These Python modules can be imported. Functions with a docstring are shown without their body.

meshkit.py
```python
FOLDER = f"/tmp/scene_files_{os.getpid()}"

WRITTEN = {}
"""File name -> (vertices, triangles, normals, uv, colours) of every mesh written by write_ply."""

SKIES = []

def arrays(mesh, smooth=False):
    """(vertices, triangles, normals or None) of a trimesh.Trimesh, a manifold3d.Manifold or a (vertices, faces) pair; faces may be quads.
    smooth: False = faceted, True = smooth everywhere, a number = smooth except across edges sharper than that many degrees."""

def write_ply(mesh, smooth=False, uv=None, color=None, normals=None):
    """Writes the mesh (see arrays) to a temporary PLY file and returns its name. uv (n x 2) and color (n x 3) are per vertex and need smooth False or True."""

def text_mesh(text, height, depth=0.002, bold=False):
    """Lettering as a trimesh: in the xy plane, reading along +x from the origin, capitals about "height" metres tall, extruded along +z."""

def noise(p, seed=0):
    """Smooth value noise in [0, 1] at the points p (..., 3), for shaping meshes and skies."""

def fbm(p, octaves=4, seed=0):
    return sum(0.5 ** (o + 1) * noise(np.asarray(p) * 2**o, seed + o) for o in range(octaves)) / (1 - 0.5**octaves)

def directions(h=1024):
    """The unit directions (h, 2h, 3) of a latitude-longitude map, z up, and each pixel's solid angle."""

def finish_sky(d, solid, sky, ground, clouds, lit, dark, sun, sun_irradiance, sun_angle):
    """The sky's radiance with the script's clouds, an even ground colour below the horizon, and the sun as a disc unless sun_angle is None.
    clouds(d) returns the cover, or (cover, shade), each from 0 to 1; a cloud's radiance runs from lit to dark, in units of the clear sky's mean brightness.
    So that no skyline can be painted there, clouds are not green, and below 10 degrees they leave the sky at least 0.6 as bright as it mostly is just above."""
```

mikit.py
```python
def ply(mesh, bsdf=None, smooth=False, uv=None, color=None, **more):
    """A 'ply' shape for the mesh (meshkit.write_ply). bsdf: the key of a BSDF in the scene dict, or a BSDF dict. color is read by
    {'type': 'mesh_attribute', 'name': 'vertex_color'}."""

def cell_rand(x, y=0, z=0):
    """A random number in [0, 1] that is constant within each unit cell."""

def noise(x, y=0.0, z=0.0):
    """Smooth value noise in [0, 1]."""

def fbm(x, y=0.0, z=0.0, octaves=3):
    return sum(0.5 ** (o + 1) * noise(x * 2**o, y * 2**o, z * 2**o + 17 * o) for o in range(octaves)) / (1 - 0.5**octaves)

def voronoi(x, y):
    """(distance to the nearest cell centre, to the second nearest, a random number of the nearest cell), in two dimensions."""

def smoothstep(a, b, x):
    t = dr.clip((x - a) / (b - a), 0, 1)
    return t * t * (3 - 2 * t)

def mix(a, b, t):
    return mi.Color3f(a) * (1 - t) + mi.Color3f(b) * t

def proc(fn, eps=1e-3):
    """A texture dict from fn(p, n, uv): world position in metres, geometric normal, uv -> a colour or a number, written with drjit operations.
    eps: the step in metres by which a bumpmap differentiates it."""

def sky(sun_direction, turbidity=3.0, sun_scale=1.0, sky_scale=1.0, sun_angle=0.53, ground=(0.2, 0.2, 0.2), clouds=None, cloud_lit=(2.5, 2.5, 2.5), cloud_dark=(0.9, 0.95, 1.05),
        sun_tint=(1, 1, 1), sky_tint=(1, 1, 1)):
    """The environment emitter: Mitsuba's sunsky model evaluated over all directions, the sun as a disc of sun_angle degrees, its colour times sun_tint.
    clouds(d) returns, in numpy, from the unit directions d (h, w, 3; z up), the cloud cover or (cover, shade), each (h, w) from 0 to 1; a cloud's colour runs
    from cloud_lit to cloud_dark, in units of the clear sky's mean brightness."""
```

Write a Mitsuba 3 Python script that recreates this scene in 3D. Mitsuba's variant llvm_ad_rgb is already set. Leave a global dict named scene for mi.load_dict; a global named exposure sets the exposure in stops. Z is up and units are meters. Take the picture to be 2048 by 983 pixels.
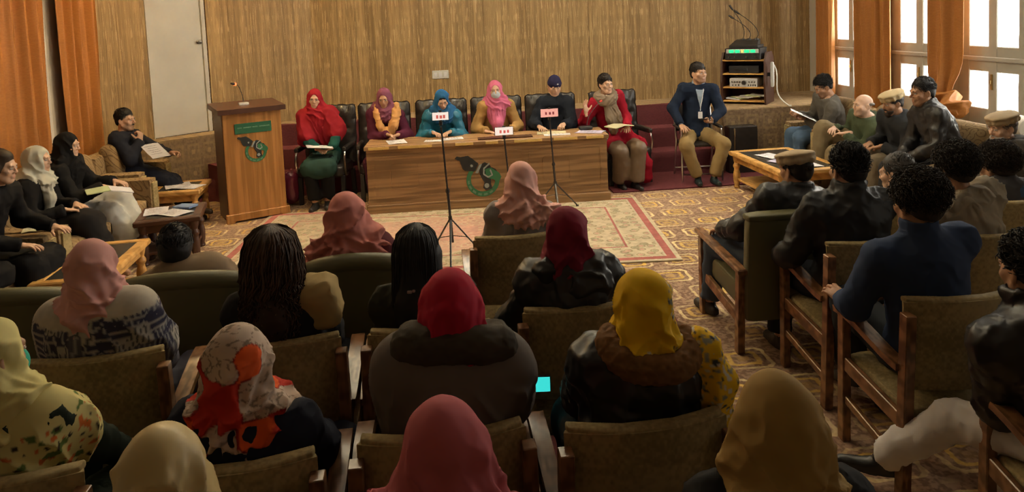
import math, random
import numpy as np, trimesh, manifold3d, shapely
import shapely.geometry as sg
import mitsuba as mi, drjit as dr
import mikit, meshkit
from mikit import proc, noise, voronoi, cell_rand, smoothstep, mix
def fbm(x, y=0.0, z=0.0): return mikit.fbm(x, y, z, 2)

T = mi.ScalarTransform4f
rng = np.random.default_rng(7)
scene, labels = {}, {}

# ------------------------------------------------------------------ camera
YAW, PITCH, ROLL = (math.radians(a) for a in (5.0, 4.5, 2.5))
fw = np.array([math.sin(YAW) * math.cos(PITCH), math.cos(YAW) * math.cos(PITCH), -math.sin(PITCH)])
rt0 = np.array([math.cos(YAW), -math.sin(YAW), 0]); up0 = np.cross(rt0, fw)
up = math.cos(ROLL) * up0 + math.sin(ROLL) * rt0
EYE = np.array([0, 0, 2.15])
scene['camera'] = {
    'type': 'perspective', 'fov': math.degrees(2 * math.atan(1024 / 1480)), 'fov_axis': 'x',
    'to_world': T().look_at(origin=EYE.tolist(), target=(EYE + fw).tolist(), up=up.tolist()),
    'principal_point_offset_x': 0.0, 'principal_point_offset_y': (491.5 - 150) / 983,
    'near_clip': 0.05, 'far_clip': 100.0}
# ------------------------------------------------------------------ light
exposure = 1.95
LAMP = 1.0
DAY = (4.2, 4.05, 3.6)          # radiance of the overexposed frosted window panes
scene['outdoor_light'] = {'type': 'constant', 'radiance': {'type': 'rgb', 'value': [0.02, 0.02, 0.02]}}
TUBES = [  # fluorescent fixtures on the ceiling in front of the stage: x, y, length, radiance
    (-2.4, 8.0, 1.2, (25, 17, 7.5)), (0.4, 8.3, 1.2, (24, 21.8, 16.5)), (2.4, 8.2, 1.2, (13, 11, 7.5)),
    (-1.2, 6.3, 1.2, (12, 10, 6.6)), (1.4, 6.3, 1.2, (12, 10, 6.6)),
    (2.3, 4.5, 1.2, (5.0, 4.5, 3.5)), (-1.3, 4.3, 1.2, (1.9, 1.7, 1.3))]

# ------------------------------------------------------------------ helpers
def rot(ax, ang):
    ax = np.asarray(ax, float); ax = ax / np.linalg.norm(ax)
    return trimesh.transformations.rotation_matrix(ang, ax)[:3, :3]

def rz(a):
    c, s = math.cos(a), math.sin(a); return np.array([[c, -s, 0], [s, c, 0], [0, 0, 1.0]])

def M4(R=None, t=(0, 0, 0)):
    m = np.eye(4)
    if R is not None: m[:3, :3] = R
    m[:3, 3] = t
    return m

def tf(mesh, R=None, t=(0, 0, 0), s=None):
    """(v, f) moved: scaled, rotated, translated."""
    v, f = mesh
    v = np.asarray(v, float)
    if s is not None: v = v * np.asarray(s, float)
    if R is not None: v = v @ np.asarray(R).T
    v = v + np.asarray(t, float)
    if s is not None and np.prod(np.broadcast_to(s, 3)) < 0: f = np.asarray(f)[:, ::-1]
    return v, np.asarray(f)

def cat(*ms):
    vs, fs, n = [], [], 0
    for v, f in ms:
        vs.append(np.asarray(v, float)); fs.append(np.asarray(f) + n); n += len(v)
    return np.vstack(vs), np.vstack(fs)

def tri(f):
    f = np.asarray(f)
    return np.vstack([f[:, [0, 1, 2]], f[:, [0, 2, 3]]]) if f.shape[1] == 4 else f

def hull(pts):
    m = manifold3d.Manifold.hull_points(np.asarray(pts, float)).to_mesh()
    return np.array(m.vert_properties[:, :3], float), np.array(m.tri_verts, int)

def box(lo, hi, c=0.004):
    """A box from corner to corner with chamfered edges."""
    lo, hi = np.minimum(lo, hi).astype(float), np.maximum(lo, hi).astype(float)
    m, h = (lo + hi) / 2, (hi - lo) / 2
    c = min(c, 0.45 * h.min())
    if c <= 0: c = 1e-5
    P = []
    for sx in (-1, 1):
        for sy in (-1, 1):
            for sz in (-1, 1):
                s = np.array([sx, sy, sz])
                for k in range(3):
                    q = h - c; q = q.copy(); q[k] = h[k]; P.append(m + s * q)
    return hull(P)

def cbox(c, size, R=None, ch=0.004):
    h = np.asarray(size, float) / 2
    return tf(box(-h, h, ch), R, c)

def bar(a, b, w, d, ch=0.004, up=(0, 0, 1)):
    """A rectangular bar from a to b, w wide and d deep."""
    a, b = np.asarray(a, float), np.asarray(b, float)
    z = b - a; L = np.linalg.norm(z); z = z / L
    u = np.asarray(up, float)
    if abs(z @ u) > 0.98: u = np.array([0, 1.0, 0])
    x = np.cross(u, z); x /= np.linalg.norm(x); y = np.cross(z, x)
    return tf(box((-w / 2, -d / 2, 0), (w / 2, d / 2, L), ch), np.stack([x, y, z], 1), a)

def rcube(size, r, n=6, puff=0.0):
    """A rounded block centred on the origin; puff swells its broad faces."""
    h = np.asarray(size, float) / 2
    r = min(r, h.min() * 0.98)
    V, F, o = [], [], 0
    g = np.linspace(-1, 1, n + 1); g = np.sign(g) * np.abs(g) ** 0.7
    for k in range(3):
        for s in (-1, 1):
            a, b = np.meshgrid(g, g, indexing='ij')
            p = np.zeros((n + 1, n + 1, 3)); p[..., k] = s; p[..., (k + 1) % 3] = a; p[..., (k + 2) % 3] = b
            V.append(p.reshape(-1, 3))
            i, j = np.meshgrid(np.arange(n), np.arange(n), indexing='ij')
            q = np.stack([i * (n + 1) + j, (i + 1) * (n + 1) + j, (i + 1) * (n + 1) + j + 1, i * (n + 1) + j + 1], -1).reshape(-1, 4) + o
            F.append(q if s > 0 else q[:, ::-1]); o += (n + 1) ** 2
    u = np.vstack(V); p = u * h
    c = np.clip(p, -(h - r), h - r); d = p - c
    L = np.linalg.norm(d, axis=1, keepdims=True)
    v = np.where(L > 1e-9, c + d / np.maximum(L, 1e-9) * r, p)
    if puff:
        k = int(np.argmin(h)); o2 = [i for i in range(3) if i != k]
        w = (1 - np.clip(np.abs(u[:, o2[0]]), 0, 1) ** 2) * (1 - np.clip(np.abs(u[:, o2[1]]), 0, 1) ** 2)
        v[:, k] += np.sign(u[:, k]) * (np.abs(u[:, k]) > 0.99) * w * puff
    m = trimesh.Trimesh(v, tri(np.vstack(F)), process=False); m.merge_vertices(digits_vertex=6)
    return np.array(m.vertices), np.array(m.faces)

def lathe(prof, n=20):
    """Turned about z from (radius, height) pairs."""
    prof = np.asarray(prof, float); a = np.arange(n) * 2 * np.pi / n
    v = np.stack([prof[:, None, 0] * np.cos(a), prof[:, None, 0] * np.sin(a), np.broadcast_to(prof[:, None, 1], (len(prof), n))], -1).reshape(-1, 3)
    i, j = np.meshgrid(np.arange(len(prof) - 1), np.arange(n), indexing='ij')
    q = np.stack([i * n + j, i * n + (j + 1) % n, (i + 1) * n + (j + 1) % n, (i + 1) * n + j], -1).reshape(-1, 4)
    f = tri(q); k = len(v)
    v = np.vstack([v, [[0, 0, prof[0, 1]], [0, 0, prof[-1, 1]]]])
    ii = np.arange(n); L = (len(prof) - 1) * n
    return v, np.vstack([f, np.stack([ii * 0 + k, (ii + 1) % n, ii], 1), np.stack([ii * 0 + k + 1, L + ii, L + (ii + 1) % n], 1)])

def tube(pts, r, n=8, cap=True):
    """A round tube along a polyline; r may vary along it."""
    p = np.asarray(pts, float); r = np.broadcast_to(r, (len(p),)).astype(float)
    t = np.gradient(p, axis=0); t /= np.linalg.norm(t, axis=1, keepdims=True) + 1e-12
    u = np.array([0, 0, 1.0]) if abs(t[0, 2]) < 0.9 else np.array([1.0, 0, 0])
    V = []; a = np.arange(n) * 2 * np.pi / n
    for k in range(len(p)):
        x = np.cross(u, t[k]); x /= np.linalg.norm(x) + 1e-12; u = np.cross(t[k], x)
        V.append(p[k] + r[k] * (np.cos(a)[:, None] * x + np.sin(a)[:, None] * u))
    i, j = np.meshgrid(np.arange(len(p) - 1), np.arange(n), indexing='ij')
    f = tri(np.stack([i * n + j, i * n + (j + 1) % n, (i + 1) * n + (j + 1) % n, (i + 1) * n + j], -1).reshape(-1, 4))
    v = np.vstack(V + [p[:1], p[-1:]]); k = len(p) * n; ii = np.arange(n); L = (len(p) - 1) * n
    return v, np.vstack([f, np.stack([ii * 0 + k, (ii + 1) % n, ii], 1), np.stack([ii * 0 + k + 1, L + ii, L + (ii + 1) % n], 1)])

def bez(pts, n=14):
    """A smooth curve through the points."""
    p = np.asarray(pts, float); t = np.linspace(0, len(p) - 1, n)
    from scipy.interpolate import CubicSpline
    return CubicSpline(np.arange(len(p)), p)(t) if len(p) > 2 else p[0] + (p[1] - p[0]) * np.linspace(0, 1, n)[:, None]

def prism(poly, z0, z1):
    """An upright prism over a polygon in x, y."""
    m = manifold3d.CrossSection([np.asarray(poly, float)[:, :2].tolist()], manifold3d.FillRule.NonZero).extrude(z1 - z0).to_mesh()
    v = np.array(m.vert_properties[:, :3], float); v[:, 2] += z0
    return v, np.array(m.tri_verts, int)

def prism_mesh(g, h):
    m = trimesh.creation.extrude_polygon(g, h, engine='earcut'); return np.array(m.vertices), np.array(m.faces)

def sheet(fn, nu, nv, th):
    """A thick sheet from fn(u, v) -> points (nu, nv, 3), th thick along its normal."""
    u, v = np.meshgrid(np.linspace(0, 1, nu), np.linspace(0, 1, nv), indexing='ij')
    P = fn(u, v); n = np.cross(np.gradient(P, axis=0), np.gradient(P, axis=1)); n /= np.linalg.norm(n, axis=-1, keepdims=True) + 1e-12
    A, B = (P + n * th / 2).reshape(-1, 3), (P - n * th / 2).reshape(-1, 3)
    i, j = np.meshgrid(np.arange(nu - 1), np.arange(nv - 1), indexing='ij')
    q = np.stack([i * nv + j, (i + 1) * nv + j, (i + 1) * nv + j + 1, i * nv + j + 1], -1).reshape(-1, 4); N = nu * nv
    rim = np.concatenate([np.arange(nu) * nv, (nu - 1) * nv + np.arange(1, nv), (np.arange(nu - 2, -1, -1)) * nv + nv - 1, np.arange(nv - 2, 0, -1)])
    r2 = np.roll(rim, -1)
    f = np.vstack([q, q[:, ::-1] + N, np.stack([r2, rim, rim + N, r2 + N], 1)])
    return np.vstack([A, B]), tri(f)

USED = {}
def numbered(name):
    k = USED.get(name, -1) + 1; USED[name] = k
    return name if k == 0 else f'{name}_{k:03d}'

def thing(name, label, cat_, group=None):
    key = numbered(name); labels[key] = {'label': label, 'category': cat_}
    if group: labels[key]['group'] = group
    return key

def obj(name, mesh, m, parent=None, smooth=False, W=None, color=None, label=None, kind=None):
    """ONE entry of the scene: a mesh with material key m under its parent's key."""
    key = numbered(parent + '__' + name if parent else name)
    v, f = mesh
    if W is not None: v = np.asarray(v) @ W[:3, :3].T + W[:3, 3]
    if color is not None:
        color = np.broadcast_to(np.asarray(color, float), (len(v), 3)); smooth = True if smooth not in (True, False) else smooth
    scene[key] = mikit.ply((np.asarray(v, float), np.asarray(f, int)), m, smooth=smooth, color=color)
    if label: labels.setdefault(key, {})['label'] = label
    if kind: labels.setdefault(key, {})['kind'] = kind
    return key

def tag(key, label, cat_, group=None):
    labels[key] = {'label': label, 'category': cat_}
    if group: labels[key]['group'] = group

def struct(name, mesh, m, parent=None, smooth=False, **k):
    key = obj(name, mesh, m, parent, smooth, **k)
    if not parent: labels[key] = {'kind': 'structure'}
    return key

# ------------------------------------------------------------------ materials
def mat(name, col, rough=0.6, spec=0.4, bump=None, scale=1.0, **k):
    b = {'type': 'principled', 'base_color': col if isinstance(col, dict) else {'type': 'rgb', 'value': list(col)}, 'roughness': rough, 'specular': spec, **k}
    if bump: b = {'type': 'bumpmap', 'bumpmap': bump, 'scale': scale, 'nested_bsdf': b}
    scene[name] = {'type': 'twosided', 'bsdf': b}
    return name

VC = {'type': 'mesh_attribute', 'name': 'vertex_color'}

def f_wallwood(p, n, uv):
    u = p.x + 0.62 * p.y
    k = cell_rand(dr.floor(u / 0.31), 3)
    w = u + 0.016 * noise(u * 7, p.z * 0.9 + 40 * k)
    g = fbm(w * 30, p.z * 0.7 + 31 * k, 3 * k)
    s = fbm(w * 85, p.z * 3.4, 7); d = noise(w * 120, p.z * 7, 3)
    t = smoothstep(0.30, 0.72, g * 0.55 + s * 0.45)
    c = mix((0.205, 0.125, 0.052), (0.375, 0.255, 0.115), t)
    c = mix(c, (0.115, 0.062, 0.024), smoothstep(0.56, 0.70, s) * 0.45)
    c = mix(c, (0.52, 0.38, 0.20), smoothstep(0.74, 0.86, d) * 0.5)
    return c * (0.92 + 0.16 * k)
def f_wood(p, n, uv):      # table and lectern veneer, grain along the longer direction of the panel
    g = fbm(p.x * 2.2 + p.y * 2.0, p.z * 46 + p.y * 25, p.y * 3)
    t = smoothstep(0.3, 0.72, g)
    return mix((0.17, 0.092, 0.04), (0.30, 0.175, 0.082), t)
def f_lectern(p, n, uv):
    u = p.x + 0.5 * p.y
    g = fbm(u * 30, p.z * 1.6, 2.0) * 0.7 + 0.3 * noise(u * 95, p.z * 4)
    return mix((0.265, 0.115, 0.030), (0.375, 0.175, 0.052), smoothstep(0.3, 0.7, g))
def f_frame(p, n, uv):
    g = fbm(p.x * 24, p.y * 24, p.z * 24) * 0.6 + 0.4 * noise(p.x * 90, p.y * 14, p.z * 20)
    return mix((0.10, 0.044, 0.019), (0.235, 0.115, 0.050), smoothstep(0.3, 0.72, g))
def f_pine(p, n, uv):
    g = fbm(p.x * 14 + p.z * 20, p.y * 14, p.z * 14)
    return mix((0.42, 0.22, 0.06), (0.62, 0.36, 0.115), smoothstep(0.3, 0.7, g))
def f_tan(p, n, uv):       # worn khaki velour of the armchairs
    g = fbm(p.x * 5, p.y * 5, p.z * 7); s = fbm(p.x * 90, p.y * 90, p.z * 60)
    return mix((0.20, 0.155, 0.072), (0.36, 0.285, 0.145), smoothstep(0.25, 0.75, 0.55 * g + 0.45 * s))
def f_sofa(p, n, uv):      # brown figured velour with paler motifs
    u, v, w = p.x * 7.5, p.y * 7.5, p.z * 7.5
    a, b, _ = voronoi(u + w * 0.7, v + w * 0.6)
    s = smoothstep(0.04, 0.16, dr.abs(dr.sin(a * 11)) * 0.2 + 0.06 * noise(u * 6, v * 6, w * 6))
    return mix((0.115, 0.068, 0.034), (0.25, 0.175, 0.09), s * 0.8 + 0.2 * fbm(u * 8, v * 8, w * 8))
def f_carpet(p, n, uv):    # fitted carpet: rows of yellow and cream framed octagons on brown
    gx, gy = p.x / 0.43, p.y / 0.37
    row = dr.floor(gy)
    gx = gx + 0.5 * (row - 2 * dr.floor(row / 2))
    fx, fy = gx - dr.floor(gx) - 0.5, gy - row - 0.5
    ax, ay = dr.abs(fx) * 0.43, dr.abs(fy) * 0.37
    d = dr.maximum(dr.maximum(ax / 0.165, ay / 0.135), (ax / 0.165 + ay / 0.135) / 1.74)
    spk = fbm(p.x * 55, p.y * 55); big = fbm(p.x * 1.1, p.y * 1.1); wear = smoothstep(0.25, 0.7, fbm(p.x * 6, p.y * 6, 5.0))
    d = d + 0.12 * (fbm(p.x * 30, p.y * 30) - 0.5)
    outer = smoothstep(1.0, 0.95, d) * smoothstep(0.80, 0.85, d)
    inner = smoothstep(0.64, 0.59, d) * smoothstep(0.42, 0.47, d)
    core = smoothstep(0.26, 0.20, d)
    base = mix((0.15, 0.088, 0.058), (0.265, 0.175, 0.12), smoothstep(0.3, 0.7, spk))
    ex, ey = dr.abs(dr.abs(fx) - 0.5), dr.abs(dr.abs(fy) - 0.5)
    fleur = smoothstep(0.16, 0.10, dr.sqrt(ex * ex * 0.9 + ey * ey * 2.0) + 0.08 * (spk - 0.5))
    base = mix(base, (0.34, 0.255, 0.15), fleur * (0.15 + 0.5 * noise(p.x * 26, p.y * 26)))
    kind = cell_rand(dr.floor(gx), row, 5)
    c = mix(base, mix((0.52, 0.40, 0.19), (0.66, 0.56, 0.34), spk), outer * (0.30 + 0.55 * wear))
    c = mix(c, mix((0.46, 0.29, 0.055), (0.60, 0.42, 0.12), spk), inner * (0.45 + 0.4 * kind))
    c = mix(c, (0.40, 0.26, 0.075), core * (0.2 + 0.4 * wear))
    return c * (1.0 + 0.45 * big)
RUGC, RUGA, RUGH = (-0.08, 7.33), math.radians(-4.2), (2.1, 1.12)
def f_rug(p, n, uv):
    dx, dy = p.x - RUGC[0], p.y - RUGC[1]; c, s = math.cos(RUGA), math.sin(RUGA)
    x, y = dx * c + dy * s, -dx * s + dy * c
    e = dr.minimum(RUGH[0] - dr.abs(x), RUGH[1] - dr.abs(y))
    sp = fbm(x * 24, y * 24); a, b, k = voronoi(x * 9, y * 9)
    cream, red, rose = (0.44, 0.37, 0.26), (0.31, 0.105, 0.09), (0.42, 0.24, 0.185)
    vine = smoothstep(0.10, 0.05, dr.abs(a - 0.30) + 0.05 * (sp - 0.5))
    flo = smoothstep(0.24, 0.16, a)
    border = mix(mix(cream, (0.24, 0.20, 0.11), vine * 0.8), mix(rose, (0.27, 0.25, 0.15), smoothstep(0.4, 0.6, k)), flo * 0.85)
    r = dr.sqrt(dr.square(x / 1.15) + dr.square(y / 0.62))
    lobe = r + 0.05 * dr.sin(9 * dr.atan2(y, x))
    field = mix(mix(rose, red, flo * 0.6), cream, 0.25 + vine * 0.4)
    fld = mix(field, border, smoothstep(1.0, 1.03, lobe) * 0.92)
    fld = mix(fld, cream, smoothstep(0.97, 0.99, lobe) * smoothstep(1.06, 1.03, lobe))
    fld = mix(fld, mix(rose, cream, flo * 0.6), smoothstep(0.42, 0.40, lobe))
    c = mi.Color3f(fld)
    c = mix(c, red, smoothstep(0.43, 0.42, e)); c = mix(c, cream, smoothstep(0.405, 0.40, e))
    c = mix(c, border, smoothstep(0.385, 0.38, e)); c = mix(c, cream, smoothstep(0.135, 0.13, e))
    c = mix(c, red, smoothstep(0.115, 0.11, e)); c = mix(c, cream, smoothstep(0.045, 0.04, e))
    return c * (0.78 + 0.4 * sp)
def f_maroon(p, n, uv):
    g = fbm(p.x * 60, p.y * 60, p.z * 60); b = fbm(p.x * 2.5, p.y * 2.5, p.z * 2.5)
    return mi.Color3f(0.108, 0.030, 0.034) * (0.7 + 0.35 * g + 0.25 * b)
def f_riser(p, n, uv):     # carpet laid up the front of the ledge: square motifs
    u = (p.x + 0.8 * p.y) / 0.25; v = p.z / 0.27 + 0.12
    fu, fv = dr.abs(u - dr.floor(u) - 0.5), dr.abs(v - dr.floor(v) - 0.5)
    d = dr.maximum(fu, fv) + 0.05 * (fbm(u * 12, v * 12, p.y * 9) - 0.5)
    ring = smoothstep(0.40, 0.37, d) * smoothstep(0.25, 0.28, d)
    base = mix((0.13, 0.085, 0.052), (0.27, 0.19, 0.12), fbm(u * 11, v * 11, p.y * 30))
    c = mix(base, (0.36, 0.27, 0.12), ring * (0.05 + 0.4 * fbm(u * 5, v * 5, p.y * 4)))
    return mix(c, (0.34, 0.25, 0.13), smoothstep(0.12, 0.09, d) * 0.7)
def f_curtain(p, n, uv):
    wv = noise(p.x * 60, p.y * 60, p.z * 260); b = fbm(p.x * 4, p.y * 4, p.z * 2)
    return mix((0.27, 0.098, 0.022), (0.41, 0.17, 0.042), 0.55 * wv + 0.45 * b)
def f_paint(p, n, uv):
    return mi.Color3f(0.62, 0.585, 0.50) * (0.86 + 0.24 * fbm(p.x * 3, p.y * 3, p.z * 3))
def f_leather(p, n, uv):
    return mi.Color3f(0.020, 0.017, 0.016) * (0.7 + 0.6 * fbm(p.x * 20, p.y * 20, p.z * 20))

mat('wall_wood', proc(f_wallwood), 0.52, 0.28)
mat('plain_wall', (0.42, 0.38, 0.31), 0.9, 0.2); mat('ceiling_paint', (0.70, 0.66, 0.58), 0.9, 0.2)
mat('carpet', proc(f_carpet), 0.95, 0.1); mat('rug', proc(f_rug), 0.95, 0.1)
mat('maroon_carpet', proc(f_maroon), 0.9, 0.15); mat('riser_carpet', proc(f_riser), 0.95, 0.1)
mat('curtain_cloth', proc(f_curtain), 0.6, 0.3, sheen=0.4)
mat('cream_paint', proc(f_paint), 0.5, 0.4)
mat('window_paint', (0.36, 0.345, 0.30), 0.5, 0.4)
mat('veneer', proc(f_wood), 0.42, 0.45); mat('lectern_wood', proc(f_lectern), 0.42, 0.45)
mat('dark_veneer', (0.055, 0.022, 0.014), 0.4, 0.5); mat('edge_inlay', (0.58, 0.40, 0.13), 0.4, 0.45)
mat('frame_wood', proc(f_frame), 0.3, 0.5, clearcoat=0.5, clearcoat_gloss=0.85)
mat('pine', proc(f_pine), 0.35, 0.5, clearcoat=0.4, clearcoat_gloss=0.8)
mat('tan_velour', proc(f_tan), 0.9, 0.15, sheen=0.5)
mat('sofa_velour', proc(f_sofa), 0.85, 0.2, sheen=0.4)
mat('olive_vinyl', (0.105, 0.10, 0.048), 0.5, 0.4)
mat('black_leather', proc(f_leather), 0.32, 0.55)
mat('black_plastic', (0.016, 0.016, 0.017), 0.4, 0.5); mat('black_metal', (0.02, 0.02, 0.022), 0.3, 0.6)
mat('chrome', (0.62, 0.62, 0.62), 0.18, 0.5, metallic=1.0); mat('brass', (0.45, 0.33, 0.14), 0.3, 0.5, metallic=1.0)
mat('steel_knob', (0.18, 0.17, 0.15), 0.3, 0.5, metallic=1.0)
mat('paper', (0.72, 0.73, 0.76), 0.8, 0.2); mat('white_plastic', (0.62, 0.63, 0.60), 0.45, 0.45); mat('paper_green', (0.55, 0.62, 0.36), 0.8, 0.2)
mat('dark_glass', (0.03, 0.028, 0.025), 0.1, 0.6); mat('silver_panel', (0.55, 0.55, 0.54), 0.4, 0.5)
mat('sign_green', (0.022, 0.105, 0.055), 0.4, 0.4); mat('emblem_black', (0.018, 0.022, 0.024), 0.45, 0.4); mat('emblem_grey', (0.24, 0.27, 0.26), 0.5, 0.4)
mat('emblem_green', (0.03, 0.14, 0.065), 0.4, 0.4); mat('emblem_pale', (0.10, 0.21, 0.14), 0.5, 0.4)
mat('red_plastic', (0.6, 0.05, 0.03), 0.4, 0.5)
mat('cloth', VC, 0.85, 0.15, sheen=0.12)
mat('satin', VC, 0.42, 0.4, sheen=0.3)
mat('coat_cloth', VC, 0.55, 0.32)
mat('leather_wear', VC, 0.42, 0.45)
mat('skin', VC, 0.48, 0.42); mat('eye_ball', VC, 0.12, 0.5)
mat('hair', VC, 0.6, 0.3)
def glow(col): return {'type': 'area', 'radiance': {'type': 'rgb', 'value': list(col)}}
# ------------------------------------------------------------------ the room
XL, XR, YB, YN, ZC = -4.15, 5.5, 10.8, -3.2, 3.9
struct('floor', box((XL - .2, YN - .2, -.12), (XR + .2, YB + .2, 0), 0), 'carpet')
struct('ceiling', box((XL - .2, YN - .2, ZC), (XR + .2, YB + .2, ZC + .12), 0), 'ceiling_paint')
struct('wall_rear', box((XL - .2, YN - .15, 0), (XR + .2, YN, ZC), 0), 'plain_wall')
# wood panelled wall at the front: planks on a dark backing
struct('wall_front', box((-2.0, YB + .02, 0), (XR + .2, YB + .14, ZC), 0), 'dark_veneer')
def planks(holder, a, b, z0, z1, w=0.31):
    a, b = np.array(a, float), np.array(b, float); L = np.linalg.norm(b - a); d = (b - a) / L; nrm = np.array([d[1], -d[0]])
    n = max(1, round(L / w)); w = L / n
    for i in range(n):
        c = a + d * (i + .5) * w + nrm * float(rng.uniform(-.0012, .0012)); R = rz(math.atan2(d[1], d[0]))
        obj('plank', tf(box((-w / 2 + .0006, -.012, z0), (w / 2 - .0006, .012, z1), .0016), R, (c[0], c[1], 0)), 'wall_wood', holder)
planks('wall_front', (-1.9, YB), (XR, YB), .8, ZC)
SP = [np.array(q) for q in ((XL, 9.02), (-3.66, 9.47), (-3.11, 9.97), (-1.9, YB))]   # the splayed wall with the door
def wallseg(a, b, z0, z1, th=.12, off=.014):
    d = (b - a) / np.linalg.norm(b - a); n = np.array([-d[1], d[0]])
    return prism([a + n * off, b + n * off, b + n * (th + off), a + n * (th + off)][::1], z0, z1)
struct('wall_left_front', cat(wallseg(SP[0], SP[1], 0, ZC), wallseg(SP[2], SP[3], 0, ZC), wallseg(SP[1], SP[2], 2.95, ZC), wallseg(SP[1], SP[2], 0, .83)), 'dark_veneer')
planks('wall_left_front', SP[0], SP[1], .83, ZC); planks('wall_left_front', SP[2] + (SP[3] - SP[2]) * .012, SP[3], .83, ZC)
# door in the splayed wall
dd = (SP[2] - SP[1]) / np.linalg.norm(SP[2] - SP[1]); DA = math.atan2(dd[1], dd[0]); DL = float(np.linalg.norm(SP[2] - SP[1]))
DW = M4(rz(DA), (SP[1][0], SP[1][1], .83))
struct('door_1', box((.015, .0, .006), (DL - .055, .042, 2.10), .003), 'cream_paint', W=DW)
obj('frame', cat(box((DL - .05, -.022, 0), (DL, .05, 2.12), .004), box((0, -.022, 0), (.012, .05, 2.12), .003), box((0, -.022, 2.105), (DL, .05, 2.16), .004)), 'cream_paint', 'door_1', W=DW)
k_ = lathe([(.0, 0), (.026, 0), (.026, .006), (.011, .012), (.011, .03), (.02, .036), (.027, .05), (.024, .062), (0, .068)], 16)
obj('knob', tf(k_, rot((1, 0, 0), math.pi / 2), (DL - .10, 0, 1.17)), 'steel_knob', 'door_1', W=DW, smooth=40)
# left wall, a pier and a dark window behind the curtains
struct('wall_left', cat(box((XL - .14, YN, 0), (XL, 7.93, ZC), 0), box((XL - .14, 8.02, 0), (XL, 9.1, ZC), 0)), 'plain_wall')
struct('trim_1', box((XL - .02, 7.93, 0), (XL + .06, 8.015, ZC), .004), 'cream_paint')
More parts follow.
